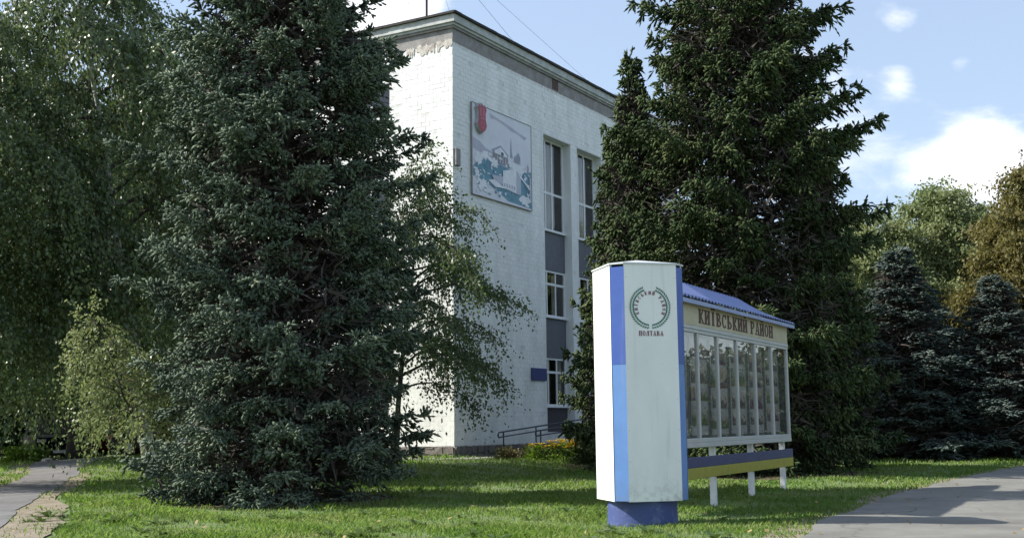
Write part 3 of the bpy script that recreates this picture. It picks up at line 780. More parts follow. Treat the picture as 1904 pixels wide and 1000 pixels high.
# ------------------------------------------------------------------ lettering (polygon glyphs)
def ring(cx, cy, rx, ry, tx, ty, a0=0, a1=360, n=12):
    out = []
    for k in range(n):
        p, q = rad(a0 + (a1 - a0) * k / n), rad(a0 + (a1 - a0) * (k + 1) / n)
        out.append([(cx + rx * math.cos(p), cy + ry * math.sin(p)), (cx + rx * math.cos(q), cy + ry * math.sin(q)),
                    (cx + (rx - tx) * math.cos(q), cy + (ry - ty) * math.sin(q)), (cx + (rx - tx) * math.cos(p), cy + (ry - ty) * math.sin(p))])
    return out
def R_(x0, x1, y0, y1): return [(x0, y0), (x1, y0), (x1, y1), (x0, y1)]
def stem(x, w=.15, s=.225): return [R_(x - w, x + w, .1, .9), R_(x - s, x + s, 0, .1), R_(x - s, x + s, .9, 1)]
GLY = {
 'К': stem(.24) + [[(.36, .5), (.68, .95), (.92, .95), (.52, .5)], [(.36, .5), (.52, .5), (.95, .05), (.70, .05)], R_(.62, 1.0, 0, .05), R_(.60, .98, .95, 1)],
 'И': stem(.22) + stem(.78) + [[(.335, .10), (.665, .76), (.665, .92), (.335, .26)]],
 'Ї': stem(.5) + [R_(.22, .42, 1.08, 1.24), R_(.58, .78, 1.08, 1.24)],
 'В': stem(.24) + ring(.36, .74, .45, .26, .2, .1, -90, 90) + ring(.36, .27, .55, .27, .22, .1, -90, 90),
 'С': ring(.5, .5, .44, .5, .22, .1, 50, 318, 14) + [R_(.74, .86, .68, .98)],
 'Ь': stem(.24) + ring(.36, .28, .54, .28, .22, .1, -90, 90),
 'Й': stem(.22) + stem(.78) + [[(.335, .10), (.665, .76), (.665, .92), (.335, .26)]] + ring(.5, 1.3, .24, .24, .1, .1, 200, 340, 6),
 'Р': stem(.24) + ring(.36, .70, .52, .30, .22, .1, -90, 90),
 'А': [[(.10, .1), (.24, .1), (.56, 1), (.40, 1)], [(.62, .1), (.90, .1), (.62, 1), (.57, 1)], R_(.26, .66, .3, .4), R_(.0, .34, 0, .1), R_(.54, 1, 0, .1)],
 'О': ring(.5, .5, .45, .5, .24, .1, 0, 360, 14),
 'Н': stem(.22) + stem(.78) + [R_(.335, .665, .44, .56)],
 'П': stem(.22) + stem(.78) + [R_(.42, .58, .88, .99)],
 'Л': stem(.78) + [[(.12, .1), (.26, .1), (.52, .9), (.38, .9)], R_(.0, .34, 0, .1), R_(.38, .578, .9, .99)],
 'Т': stem(.5) + [R_(.08, .298, .86, 1), R_(.702, .92, .86, 1)],
}
def text_polys(s, cw, ch, gap=.08, space=.6):
    out = []; x = 0
    for c in s:
        if c == ' ': x += cw * space; continue
        out += [[(x + u * cw, v * ch) for u, v in p] for p in GLY[c]]
        x += cw * (1 + gap)
    return out, x - cw * gap
def text_parts(word, cw, ch, gap, space, fn, m, P, parent, d0):
    x = 0
    for c in word:
        if c == ' ': x += cw * space; continue
        link('letter', letters_mesh('letter', [[fn(x + u * cw, v * ch) for u, v in p] for p in GLY[c]], m, P, d0), parent)
        x += cw * (1 + gap)
def letters_mesh(name, polys, m, P, d0=.004, step=.00006):
    b = MB()
    for i, p in enumerate(polys): b.prism(p, lambda u, w, d: P(u, w, d), d0 + (i % 9) * step)
    return b.mesh(name, m)

# ------------------------------------------------------------------ pylon
PZ0, PZ1 = .33, 3.575
py_az = rad(166)
py = thing('entrance_pylon', 'tall white and blue pylon with green laurel wreath on round base', 'pylon', (1.79, 16.87, gz1(1.79, 16.87)), math.pi - py_az)
HW, CH = .385, .22
HD = HW + CH * math.sqrt(.5)       # centre to face
PF, PC = M['white_paint'], CH
split_z = 2.19
for k in range(4):
    R4 = Matrix.Rotation(k * math.pi / 2, 4, 'Z')
    b = MB(); b.M = R4
    # a sheet panel with folded edges, bulging very slightly
    nz_, vs, fs = 8, [], []
    for i in range(nz_ + 1):
        z = PZ0 + (PZ1 - PZ0) * i / nz_
        for j in range(5):
            x = -HW + 2 * HW * j / 4
            bul = -.006 * math.sin(math.pi * j / 4) * math.sin(math.pi * i / nz_)
            vs.append((x, -HD + bul, z))
    for i in range(nz_):
        for j in range(4): fs.append((i * 5 + j, i * 5 + j + 1, (i + 1) * 5 + j + 1, (i + 1) * 5 + j))
    b.add(vs, fs)
    b.box(-HW, HW, -HD + .012, -HD + .03, PZ0, PZ1 - .002)
    pnl = link('white_panel', b.mesh('white_panel', M['white_paint']), py)
    if k == 0: front_panel = pnl
    b = MB(); b.M = R4
    for zz in np.arange(PZ0 + .12, PZ1, .42):
        for xx in (-HW + .028, HW - .028):
            b.tube([(xx, -HD - .0005, zz), (xx, -HD - .004, zz)], [.007, .004], 6)
    link('rivet', b.mesh('rivet', M['alu']), py, kind='stuff')
    for (z0, z1, m, nm) in ((PZ0 + .004, split_z, 'sky_blue', 'corner_strip'), (split_z, PZ1 - .03, 'blue', 'corner_strip')):
        b = MB(); b.M = R4 @ Matrix.Translation((HW, -HD, 0)) @ Matrix.Rotation(rad(45), 4, 'Z')
        lap = .006 if m == 'blue' else 0
        b.box(.002, CH - .002, .006 - lap * .5, .03, z0, z1)
        s = link(nm, b.mesh(nm, M[m]), py)
        s['label'] = 'sky blue lower corner strip' if m == 'sky_blue' else 'royal blue upper corner strip'
    # dark foot trim under the strips is shadow only: the drum is narrower than the body
b = MB()
oct_ = []
for k in range(4):
    a = k * math.pi / 2
    for (x, y) in ((-HW - .01, -HD - .015), (HW + .01, -HD - .015)):
        oct_.append((x * math.cos(a) - y * math.sin(a), x * math.sin(a) + y * math.cos(a)))
vs = [(x, y, PZ1) for x, y in oct_] + [(x, y, PZ1 + .022) for x, y in oct_] + [(0, 0, PZ1 + .13)]
b.add(vs, [tuple(range(8))[::-1]] + [(i, (i + 1) % 8, 8 + (i + 1) % 8, 8 + i) for i in range(8)] + [(8 + i, 8 + (i + 1) % 8, 16) for i in range(8)])
link('cap', b.mesh('cap', M['cap']), py)
b = MB()
b.add([(x, y, PZ0 + .01) for x, y in [(u * .97, v * .97) for u, v in oct_]], [tuple(range(8))[::-1]])
link('underside', b.mesh('underside', M['blue']), py)
b = MB(); n = 36; vs = []; fs = []
for (r, z) in ((.50, -.12), (.495, .0), (.488, .15), (.485, PZ0 + .008)):
    for k in range(n): vs.append((r * math.cos(2 * math.pi * k / n), r * math.sin(2 * math.pi * k / n), z))
for i in range(3):
    for k in range(n): fs.append((i * n + k, i * n + (k + 1) % n, (i + 1) * n + (k + 1) % n, (i + 1) * n + k))
b.add(vs, fs); link('base_drum', b.mesh('base_drum', M['base_blue'], smooth=True), py)
# wreath and lettering on the front panel
FP = lambda u, w, d: (u, -HD - .007 - d, w)
WC, WR = (-.015, 2.975), .268
st = 0
for side in (-1, 1):
    n = 23; b = MB()
    for i in range(n):
        a = rad(273 + side * 0) if False else None
        f_ = i / (n - 1)
        ang = rad(-86 + f_ * 150) if side > 0 else rad(266 - f_ * 150)
        for row in (-1, 1):
            r0 = WR + row * .008; tang = ang + math.pi / 2 * side
            dirv = tang - side * row * rad(34)
            px, pz = WC[0] + r0 * math.cos(ang), WC[1] + r0 * math.sin(ang)
            dx, dz = math.cos(dirv), math.sin(dirv); nx, nz_ = -dz, dx
            l, w = .046, .011
            poly = [(px, pz), (px + dx * l * .4 + nx * w, pz + dz * l * .4 + nz_ * w), (px + dx * l, pz + dz * l), (px + dx * l * .4 - nx * w, pz + dz * l * .4 - nz_ * w)]
            st += 1; b.prism(poly, FP, .002 + (st % 7) * .0002)
    link('laurel_branch', b.mesh('laurel_branch', M['wreath']), py, kind='stuff')
arc = []
word = 'КИЇВСЬКИЙ РАЙОН'
for i, c in enumerate(word):
    if c == ' ': continue
    ang = rad(203 - 226 * i / (len(word) - 1)); r = .182; s_ = .046
    for p in GLY[c]:
        q = []
        for u, v in p:
            uu, vv = (u - .5) * s_ * .78, (v - .0) * s_
            q.append((WC[0] + (r + vv) * math.cos(ang) + uu * math.sin(ang), WC[1] - .005 + (r + vv) * math.sin(ang) - uu * math.cos(ang)))
        arc.append(q)
link('arched_lettering', letters_mesh('arched_lettering', arc, M['maroon'], FP, .002), py, kind='stuff')
pol, w_ = text_polys('ПОЛТАВА', .046, .068, .14)
text_parts('ПОЛТАВА', .046, .068, .14, .6, lambda u, v: (u - w_ / 2 - .008, v + 2.578), M['maroon'], FP, py, .002)

# ------------------------------------------------------------------ notice board
bd_az = rad(28.03)
bd = thing('notice_board', 'long glazed notice board with cream header and blue corrugated roof', 'notice board', (3.50, 20.62, 0), math.pi / 2 - bd_az)
X0, X1 = -3.2, 4.68        # the case; front faces -y
for i, x in enumerate((-2.2, 0.0, 2.22, 4.42)):
    b = MB(); b.bevbox(x - .05, x + .05, .04, .14, -.15, 1.02, .006); link('post', b.mesh('post', M['post_white']), bd)
# back board and case frame
b = MB(); b.box(X0, X1, .16, .19, 1.0, 3.0); b.box(X0, X0 + .02, .0, .158, 1.0, 3.0); b.box(X1 - .02, X1, .0, .158, 1.0, 3.0)
b.box(X0 + .02, X1 - .02, .03, .158, 2.93, 2.96)
link('back_panel', b.mesh('back_panel', M['backing']), bd)
b = MB()
b.bevbox(X0, X1, -.05, .15, .985, 1.06, .006); b.bevbox(X0, X1, -.045, .02, 1.062, 1.135, .006)
link('bottom_rail', b.mesh('bottom_rail', M['alu']), bd)
b = MB(); b.bevbox(X0, X1, -.045, .02, 2.87, 2.925, .006); b.bevbox(X0, X1, -.055, .02, 2.927, 2.985, .006)
link('top_rail', b.mesh('top_rail', M['alu']), bd)
mulls = [-3.16, -2.05, -.93, .11, 1.22, 2.36, 3.49, 4.635]
for i, x in enumerate(mulls):
    b = MB(); b.bevbox(x - .035, x + .035, -.042, .02, 1.137, 2.868, .005); link('mullion', b.mesh('mullion', M['alu']), bd)
pr = random.Random(4)
rect = {}
def photo_me(w, h, k):
    key = (round(w, 2), round(h, 2), k)
    if key not in rect:
        b = MB(); b.box(-w / 2, w / 2, -.006, 0, -h / 2, h / 2); rect[key] = b.mesh('photo_print', PHOTOS[k])
    return rect[key]
white_paper = mat('pale_poster_paper', (.60, .62, .62), .6, var=.12, var_scale=4)
for i in range(len(mulls) - 1):
    a, c = mulls[i] + .036, mulls[i + 1] - .036
    b = MB(); b.box(a, c, -.012, -.006, 1.138, 2.867); link('glass_pane', b.mesh('glass_pane', M['board_glass']), bd)
    b = MB(); b.box(a + .05, c - .05, .148, .155, 1.18, 2.84)
    poster = link('poster', b.mesh('poster', white_paper), bd)
    z = 2.72
    while z > 1.42:
        h = pr.choice((.24, .30, .36)); two = pr.random() < .3
        for cx in (((a + c) / 2 - .24, (a + c) / 2 + .24) if two else ((a + c) / 2,)):
            link('photo_print', photo_me(.42 if two else .8, h, pr.randrange(4)), poster, (cx, .146, z - h / 2))
        z -= h + .06
# header with lettering
b = MB(); b.bevbox(X0, X1 + .05, -.03, .12, 2.99, 3.40, .006); hd = link('header_panel', b.mesh('header_panel', M['cream']), bd)
pol, w_ = text_polys('КИЇВСЬКИЙ РАЙОН', .285, .245, .07, .62)
HP = lambda u, w, d: (u, -.0302 - d, w)
sx = 4.5 / w_
text_parts('КИЇВСЬКИЙ РАЙОН', .285, .245, .07, .62, lambda u, v: (-.85 + u * sx, 3.05 + v), M['brown_ink'], HP, hd, .006)
# roof: corrugated sheet sloping to the front, hipped at the far end
EZ, RZ, EY, RY = 3.43, 3.80, -.16, .40
vs = []; fs = []; nx = 360; ny = 8
xs = np.linspace(X0 - .25, 4.92, nx)
for i, x in enumerate(xs):
    hip = min(1.0, max(0.0, (4.92 - x) / 2.2))
    for j in range(ny + 1):
        t = j / ny; y = EY + (RY - EY) * t
        ridge = EZ + (RZ - EZ) * (hip ** .8)
        z = EZ + (ridge - EZ) * t + .020 * math.sin(2 * math.pi * x / .17)
        vs.append((x, y, z))
for i in range(nx - 1):
    for j in range(ny): fs.append((i * (ny + 1) + j, (i + 1) * (ny + 1) + j, (i + 1) * (ny + 1) + j + 1, i * (ny + 1) + j + 1))
b = MB(); b.add(vs, fs)
rp = link('roof_sheet', b.mesh('roof_sheet', M['roof_blue'], smooth=True), bd)
md = rp.modifiers.new('thickness', 'SOLIDIFY'); md.thickness = .006
b = MB()
for i in range(0, 12):
    xa, xb = X0 - .24 + i * .728, X0 - .24 + (i + 1) * .728 - .004
    xb = min(xb, 4.91)
    if xa < xb: b.bevbox(xa, xb, EY + .012, EY + .04, EZ - .105 + pr.uniform(-.004, .004), EZ - .036, .004)
link('eave_trim', b.mesh('eave_trim', M['roof_edge']), bd)
b = MB(); b.box(X0 - .2, 4.80, EY + .05, .35, EZ - .06, EZ - .025); b.box(X0 - .2, 4.80, .30, .36, EZ - .03, EZ + .1)  # dark colour stands for the shade in the gaps under the corrugation
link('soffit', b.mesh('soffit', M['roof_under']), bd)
# two-coloured beam below the case
b = MB(); b.bevbox(X0 + .3, 4.86, -.02, .038, .66, .83, .006); link('navy_board', b.mesh('navy_board', M['beam_navy']), bd)
b = MB(); b.bevbox(X0 + .3, 4.86, -.022, .036, .48, .657, .006); link('yellow_board', b.mesh('yellow_board', M['beam_yellow']), bd)

# ------------------------------------------------------------------ vegetation generators
def unit(a): return a / np.maximum(np.linalg.norm(a, axis=-1, keepdims=True), 1e-9)

def spruce(seed, H, prof, z0, dz, nb, slope, curl, blade, bw, nblade, hang, inner=.40, spread=.42, step=.11, shoot=.20, sstep=.10, spacing=.05, fill=9000, knot=.30, fan=5, brush=.028, asym=0):
    """needles on shoots on branchlets on branches; returns needle triangles and wood"""
    g = np.random.default_rng(seed)
    P, Dr, Ln, Dp = [], [], [], []
    wood = MB(); up = np.array([[0, 0, 1.]])
    z = z0
    while z < H - .25:
        hi = z > H * .8
        n = int(nb * (1 if not hi else .8)); ph = g.uniform(0, 6.28); wf = g.uniform(.84, 1.10)
        for k in range(n):
            az = ph + 6.283 * k / n + g.normal(0, .2)
            zb = z + g.uniform(-dz / 2, dz / 2)
            L = max(.12, prof(zb) * wf * g.uniform(.70, 1.08) * (1 - asym * math.cos(az) * (1 if zb < 2.8 else .3)))
            d = np.array([math.cos(az), math.sin(az), 0]); sd = np.array([-d[1], d[0], 0])
            sl = slope(zb / H) + g.normal(0, .07); c = curl * g.uniform(.5, 1.5); bend = g.normal(0, .12)
            def at(s):
                s = np.atleast_1d(s)[:, None]
                return np.array([0, 0, zb]) + d * (L * s) + sd * (bend * L * s * s) + up * (L * (sl * s + c * s * s))
            nk = max(2, int(L * (1 - inner) / knot)); ks = inner + (1 - inner) * (np.arange(nk) + g.uniform(.2, .8, nk)) / nk
            kp = at(ks); kt = unit(d[None] + sd[None] * (2 * bend * ks)[:, None] + up * (sl + 2 * c * ks)[:, None])
            for side in (-1, 1):
                R_l = (np.minimum(spread * L, 1.0) * (1.0 - ks) ** .6 * (.6 + .45 * np.sin(np.pi * ks)) + .16) * g.uniform(.55, 1.2, nk)
                d0 = unit(kt * g.uniform(.5, 1.1, (nk, 1)) + sd * side * g.uniform(.5, 1.0, (nk, 1)) + up * g.normal(.02, .22, (nk, 1)))
                dr = g.uniform(.1, .6, nk) * hang
                for f in range(fan):
                    t0 = g.uniform(0, .45, nk) if f else np.zeros(nk)
                    P.append(kp + d0 * (t0 * R_l)[:, None] - up * (dr * R_l * t0 * t0)[:, None])
                    Dr.append(unit(d0 + g.normal(0, .27, (nk, 3)) * (1 if f else .2))); Ln.append(R_l * (1 - t0) * g.uniform(.6, 1.0, nk)); Dp.append(dr)
            e = at(np.array([.5, .62, .74, .86, .97])); P.append(e[:-1]); Dr.append(unit(e[1:] - e[:-1])); Ln.append(np.full(4, .12 * L + .02)); Dp.append(np.zeros(4))
            q = at(np.linspace(0, .96, 5)); r0 = .011 + .009 * L
            wood.tube([tuple(v) for v in q], [r0, r0 * .8, r0 * .6, r0 * .4, r0 * .15], 4, cap=False)
        z += dz * (1.0 if not hi else .8)
    P.append(np.stack([np.zeros(8), np.zeros(8), np.linspace(H - .9, H - .1, 8)], 1)); Dr.append(unit(g.normal(0, .4, (8, 3)) + [0, 0, .8])); Ln.append(np.full(8, .24)); Dp.append(np.zeros(8))
    P = np.concatenate(P); Dr = np.concatenate(Dr); Ln = np.concatenate(Ln); Dp = np.concatenate(Dp)
    # shoots along every branchlet: outward and up near the light, hanging below
    n = np.maximum(1, np.round(Ln / sstep).astype(int)); idx = np.repeat(np.arange(len(P)), n)
    t = (np.arange(n.sum()) - np.repeat(np.cumsum(n) - n, n) + g.random(n.sum())) / n[idx]
    sp = P[idx] + Dr[idx] * (t * Ln[idx])[:, None]; sp[:, 2] -= Dp[idx] * Ln[idx] * t * t
    K = len(sp); hg = hang * g.random((K, 1)) ** 1.5
    sdv = unit(Dr[idx] * g.uniform(.5, 1.2, (K, 1)) + g.normal(0, .36, (K, 3)) - up * hg * 1.1 + up * .18)
    sl_ = shoot * g.uniform(.5, 1.25, K) * (1 + .7 * hg[:, 0])
    # each shoot is a needle brush: a tapered spindle, with loose needles sticking out of it
    a1 = unit(np.cross(sdv, g.normal(0, 1, (K, 3)))); a2 = np.cross(sdv, a1)
    r_ = (brush * g.uniform(.75, 1.25, K))[:, None]; l_ = sl_[:, None]; m_ = sp + sdv * l_ * g.uniform(.45, .7, (K, 1))
    S = np.stack([sp - sdv * .02, m_ + a1 * r_, m_ - a1 * r_ * .5 + a2 * r_ * .87, m_ - a1 * r_ * .5 - a2 * r_ * .87, sp + sdv * l_ - up * (.10 * l_ * hg)], 1)
    F = np.array([[0, 2, 1], [0, 3, 2], [0, 1, 3], [4, 1, 2], [4, 2, 3], [4, 3, 1]])
    F = (F[None] + 5 * np.arange(K)[:, None, None]).reshape(-1, 3)
    idx = np.repeat(np.arange(K), nblade); N = len(idx); t = g.uniform(.05, .95, (N, 1))
    pos = sp[idx] + sdv[idx] * t * sl_[idx][:, None]; tg = sdv[idx]
    perp = unit(np.cross(tg, g.normal(0, 1, (N, 3)))); a = g.uniform(.4, 1.0, (N, 1))
    bd_ = tg * np.cos(a) + perp * np.sin(a); ln = blade * g.uniform(.6, 1.2, (N, 1))
    wv = unit(np.cross(bd_, g.normal(0, 1, (N, 3)))) * bw * g.uniform(.7, 1.2, (N, 1))
    B_ = np.stack([pos - wv, pos + wv, pos + bd_ * ln], 1).reshape(-1, 3)
    V = (np.concatenate([S.reshape(-1, 3), B_]), np.concatenate([F, 5 * K + np.arange(3 * N).reshape(-1, 3)]))
    # dead twigs that fill the inside of the crown
    zz = z0 + (H * .9 - z0) * g.random(fill) ** 1.1; rr = np.array([prof(v) for v in zz]) * g.uniform(.05, .62, fill); aa = g.uniform(0, 6.283, fill)
    q = np.stack([rr * np.cos(aa), rr * np.sin(aa), zz + .1 * rr], 1); dd = unit(np.stack([np.cos(aa), np.sin(aa), 0 * aa], 1) + g.normal(0, .7, (fill, 3)))
    w_ = unit(np.cross(dd, g.normal(0, 1, (fill, 3)))) * g.uniform(.012, .045, (fill, 1)); ll = g.uniform(.2, .6, (fill, 1))
    F_ = np.stack([q - w_, q + w_, q + dd * ll], 1).reshape(-1, 3)
    wm = fast_mesh('spruce_branches', np.concatenate([np.array([wood.v[i] for f in wood.f for i in (f[0], f[1], f[2], f[2], f[3], f[0])]), F_]), 3, M['bark_dark'])
    return V, wm

def trunk_mesh(name, H, r0, m, seed=0, lean=(0, 0), wob=.05, n=12, flare=1.35, seg=14, zb=-.2, top=.04):
    q = random.Random(seed); pts = []; rs = []
    for i in range(seg + 1):
        t = i / seg; z = zb + (H - zb) * t
        pts.append((lean[0] * t + q.uniform(-wob, wob) * (0 if i == 0 else 1), lean[1] * t + q.uniform(-wob, wob) * (0 if i == 0 else 1), z))
        rs.append(max(r0 * (1 - t) ** .85 * (flare if i == 0 else (1.1 if i == 1 else 1)), top * r0))
    b = MB(); b.tube(pts, rs, n); return b.mesh(name, m, smooth=True), pts

def broadleaf(seed, H, prof, zlo, n_limb, rise, droop, n_twig, twig_len, hang, leaf, spacing, lean=(0, 0), asp=.62, two=1, limb_r=.03, keep=None):
    g = np.random.default_rng(seed); wood = MB()
    P, Dr, Ln, Hg = [], [], [], []
    for i in range(n_limb):
        az = 2.39996 * i + g.normal(0, .25)
        zt = zlo + (H * .93 - zlo) * ((i + g.random() * .8) / n_limb)
        L = prof(min(zt + .4, H)) * g.uniform(.7, 1.12)
        d = np.array([math.cos(az), math.sin(az), 0]); sd = np.array([-d[1], d[0], 0]); bend = g.normal(0, .15)
        rs_ = rise * g.uniform(.6, 1.3)
        base = np.array([lean[0] * zt / H, lean[1] * zt / H, zt])
        def at(s):
            s = np.atleast_1d(s)[:, None]
            return base + d * (L * s) + sd * bend * L * s * s + np.array([0, 0, 1.]) * (L * (rs_ * s - droop * s ** 2.4))
        q = at(np.linspace(0, 1, 6)); r0 = limb_r * (.4 + L / 3)
        wood.tube([tuple(v) for v in q], [r0, r0 * .75, r0 * .55, r0 * .4, r0 * .25, r0 * .1], 5, cap=False)
        ns = max(6, int(n_twig * L))
        ss = np.sort(.2 + .8 * np.clip((np.floor(g.uniform(0, 1, ns) * 6) + g.normal(.5, .16, ns)) / 6, 0, 1)); p = at(ss)
        if keep is not None:
            mk = keep(p); p = p[mk]; ns = len(p)
            if ns == 0: continue
        dd = unit(d * g.uniform(.1, 1, (ns, 1)) + sd * g.normal(0, .8, (ns, 1)) + np.array([0, 0, 1.]) * g.normal(.25 - hang * .7, .4, (ns, 1)))
        P.append(p); Dr.append(dd); Ln.append(twig_len * g.uniform(.45, 1.3, ns)); Hg.append(hang * g.uniform(.4, 1.2, ns))
        for k in range(0, ns, 3):
            e_ = p[k] + dd[k] * Ln[-1][k] * .6 + np.array([0, 0, -Hg[-1][k] * Ln[-1][k] * .35])
            wood.tube([tuple(p[k]), tuple(e_)], [.010, .004], 3, cap=False)
    top = np.array([[lean[0], lean[1], H * .94]]).repeat(8, 0)
    P.append(top + g.normal(0, .12, top.shape)); Dr.append(unit(g.normal(0, .5, (8, 3)) + [0, 0, .9])); Ln.append(np.full(8, twig_len)); Hg.append(np.full(8, hang * .5))
    P = np.concatenate(P); Dr = np.concatenate(Dr); Ln = np.concatenate(Ln); Hg = np.concatenate(Hg)
    n = np.maximum(3, (Ln / spacing).astype(int)); idx = np.repeat(np.arange(len(P)), n)
    t = (np.arange(n.sum()) - np.repeat(np.cumsum(n) - n, n) + g.random(n.sum())) / n[idx]
    pos = P[idx] + Dr[idx] * (t * Ln[idx])[:, None]; pos[:, 2] -= Hg[idx] * Ln[idx] * t * t
    N = len(pos); pos = pos + g.normal(0, leaf * .55, (N, 3))
    ld = unit(Dr[idx] * .4 + g.normal(0, .7, (N, 3)) + np.array([0, 0, -.55 - .5 * hang]))
    wv = unit(np.cross(ld, g.normal(0, 1, (N, 3)))); sz = leaf * g.uniform(.6, 1.25, (N, 1))
    nn = np.cross(ld, wv)
    V = np.stack([pos, pos + ld * sz * .45 + wv * sz * asp * .5 + nn * sz * .08, pos + ld * sz, pos + ld * sz * .45 - wv * sz * asp * .5 + nn * sz * .08], 1).reshape(-1, 3)
    return V, wood

def interp(zs, rs): return lambda z: float(np.interp(z, zs, rs))
def tree(name, label, cat, loc, crown_me, wood_me, trunk_me, crown_mat=None, rz=0, scale=1.0, group=None, sz=None):
    t = thing(name, label, cat, (loc[0], loc[1], gz1(loc[0], loc[1])), rz, group)
    t.scale = (scale, scale, sz or scale)
    tk = link('trunk', trunk_me, t)
    if wood_me: link('branches', wood_me, t)
    c = link('crown', crown_me, t)
    if crown_mat:
        c.material_slots[0].link = 'OBJECT'; c.material_slots[0].material = crown_mat
    return t

# ---- spruces
GS = 'spruces around the lawn'
V, wA = spruce(2, 14.5, interp([0, .3, 1.0, 2.5, 5, 6.5, 8.2, 9.6, 11.5, 14.5], [2.3, 2.7, 2.9, 2.85, 2.75, 2.75, 2.6, 2.05, 1.25, .1]), .30, .34, 9,
               lambda r: -.24 + .5 * r, .16, .050, .010, 1, .7, inner=.38, spread=.40, shoot=.125, sstep=.052, fill=16000, brush=.027, knot=.27, asym=.12)
cA = tri_mesh('blue_spruce_crown', *V, M['needle_blue'], True); nA = len(V[1])
tA, _ = trunk_mesh('spruce_trunk', 14.2, .24, M['bark'], 1)
tree('blue_spruce', 'huge dense blue green spruce standing left of the building corner', 'spruce', (-4.30, 23.0), cA, wA, tA, group=GS).rotation_euler = (0, rad(-1.2), 0)
V, wB = spruce(5, 19.0, interp([0, 1.2, 3, 5, 7, 9, 11, 13, 16, 19], [2.9, 3.4, 3.6, 3.8, 3.9, 3.7, 3.2, 2.45, 1.4, .1]), .5, .56, 10,
               lambda r: -.34 + .66 * r, .20, .065, .012, 1, 1.2, inner=.30, spread=.38, shoot=.165, sstep=.075, fill=30000, brush=.036, knot=.34)
cB = tri_mesh('green_spruce_crown', *V, M['needle_green'], True); nB = len(V[1])
tB, _ = trunk_mesh('green_spruce_trunk', 18.6, .30, M['bark'], 2)
tree('norway_spruce', 'tallest dark green spruce towering behind the glazed notice board', 'spruce', (6.35, 32.0), cB, wB, tB, rz=.9, group=GS)
V, wC = spruce(9, 10.0, interp([0, 1, 2.5, 5, 7.5, 10], [1.9, 2.35, 2.3, 1.6, .85, .05]), .35, .42, 8,
               lambda r: -.26 + .6 * r, .17, .08, .014, 1, .8, inner=.30, spread=.36, shoot=.17, sstep=.08, fill=6000, brush=.038, knot=.34, fan=4)
cC = tri_mesh('small_spruce_crown', *V, M['needle_green'], True); nC = len(V[1])
tC, _ = trunk_mesh('small_spruce_trunk', 9.8, .17, M['bark'], 3)
for (lab, sp_, x, y, m, rz_, s_, sz_) in [
    ('slender green spruce with thin tip between building and tallest spruce', 'norway_spruce', 3.6, 34.0, None, 2.0, .92, 1.22),
    ('narrow green spruce in front of the second window column', 'norway_spruce', 3.2, 36.8, None, 4.1, .70, 1.04),
    ('dark spruce with bare trunk right of the notice board', 'norway_spruce', 9.1, 34.6, None, 5.2, .85, .95),
    ('silvery blue spruce nearest the tall dark spruce on the right', 'blue_spruce', 14.0, 42.5, M['needle_silver'], .3, 1.45, .76),
    ('silvery blue spruce with bright tips below the rusty tree', 'blue_spruce', 17.2, 42.0, M['needle_silver'], 3.3, 1.45, .64),
    ('silvery blue spruce cut by the right edge of the photo', 'blue_spruce', 19.6, 43.0, M['needle_silver'], 1.5, 1.4, .60),
    ('blue green spruce filling the gap behind the two silvery spruces', 'blue_spruce', 15.9, 46.0, M['needle_silver'], 4.4, 1.4, .62),
    ('blue green spruce behind the silvery spruce with bright tips', 'blue_spruce', 19.2, 47.0, M['needle_silver'], 2.4, 1.4, .62)]:
    tree(sp_, lab, 'spruce', (x, y), cC, wC, tC, m, rz=rz_, scale=s_, sz=sz_, group=GS)

# ---- birches
GB = 'birches and leafy trees on the left'
V, wd = broadleaf(31, 14.0, interp([0, 2, 4, 7, 10, 14], [1.6, 3.0, 3.9, 4.1, 3.4, .6]), 3.5, 46, .55, .70, 30, 1.45, 1.25, .115, .050, (.5, .2))
cD = fast_mesh('weeping_birch_crown', V, 4, M['birch_leaf']); wD = wd.mesh('weeping_birch_branches', M['bark_dark'])
nD = len(V) // 2
tD, _ = trunk_mesh('birch_trunk', 13.0, .17, M['birch_bark'], 4, (.5, .2), .05)
tDd, _ = trunk_mesh('dark_trunk', 13.0, .2, M['bark_dark'], 5, (.5, .2), .06)
tree('weeping_birch', 'large weeping birch filling the left edge of the view', 'birch', (-14.4, 29.6), cD, wD, tDd, rz=.2, group=GB, scale=.95)
wt = tree('weeping_birch', 'birch with leaning white trunk just left of the blue spruce', 'birch', (-10.0, 33.2), cD, wD, tD, rz=2.6, group=GB, scale=1.1, sz=1.3)
wt.rotation_euler = (0, rad(-13), rad(-8))
tree('weeping_birch', 'birch with dark trunk standing beside the parked cars', 'birch', (-17.3, 46.9), cD, wD, tDd, rz=4.2, group=GB, scale=1.1)
tree('weeping_birch', 'tall birch in the far left corner past the path', 'birch', (-22.0, 44.5), cD, wD, tDd, rz=5.4, group=GB, scale=1.05)
tree('weeping_birch', 'tall birch farthest back, seen between white trunk and blue spruce', 'birch', (-17.0, 53.5), cD, wD, tDd, rz=1.2, group=GB, scale=1.15, sz=1.45)
V, wd = broadleaf(37, 4.0, interp([0, .8, 1.8, 3.0, 4.0], [.7, 1.2, 1.5, 1.1, .3]), 1.3, 24, .45, .5, 30, .55, .8, .078, .036, (-1.9, 0))
cE = fast_mesh('young_birch_crown', V, 4, M['willow_leaf']); wE = wd.mesh('young_birch_branches', M['bark_dark'])
tE, _ = trunk_mesh('young_birch_trunk', 3.8, .05, M['bark_dark'], 6, (-1.9, 0))
tree('young_birch', 'young sunlit birch with pale leaves leaning left of the blue spruce', 'birch', (-6.9, 24.4), cE, wE, tE, group=GB)
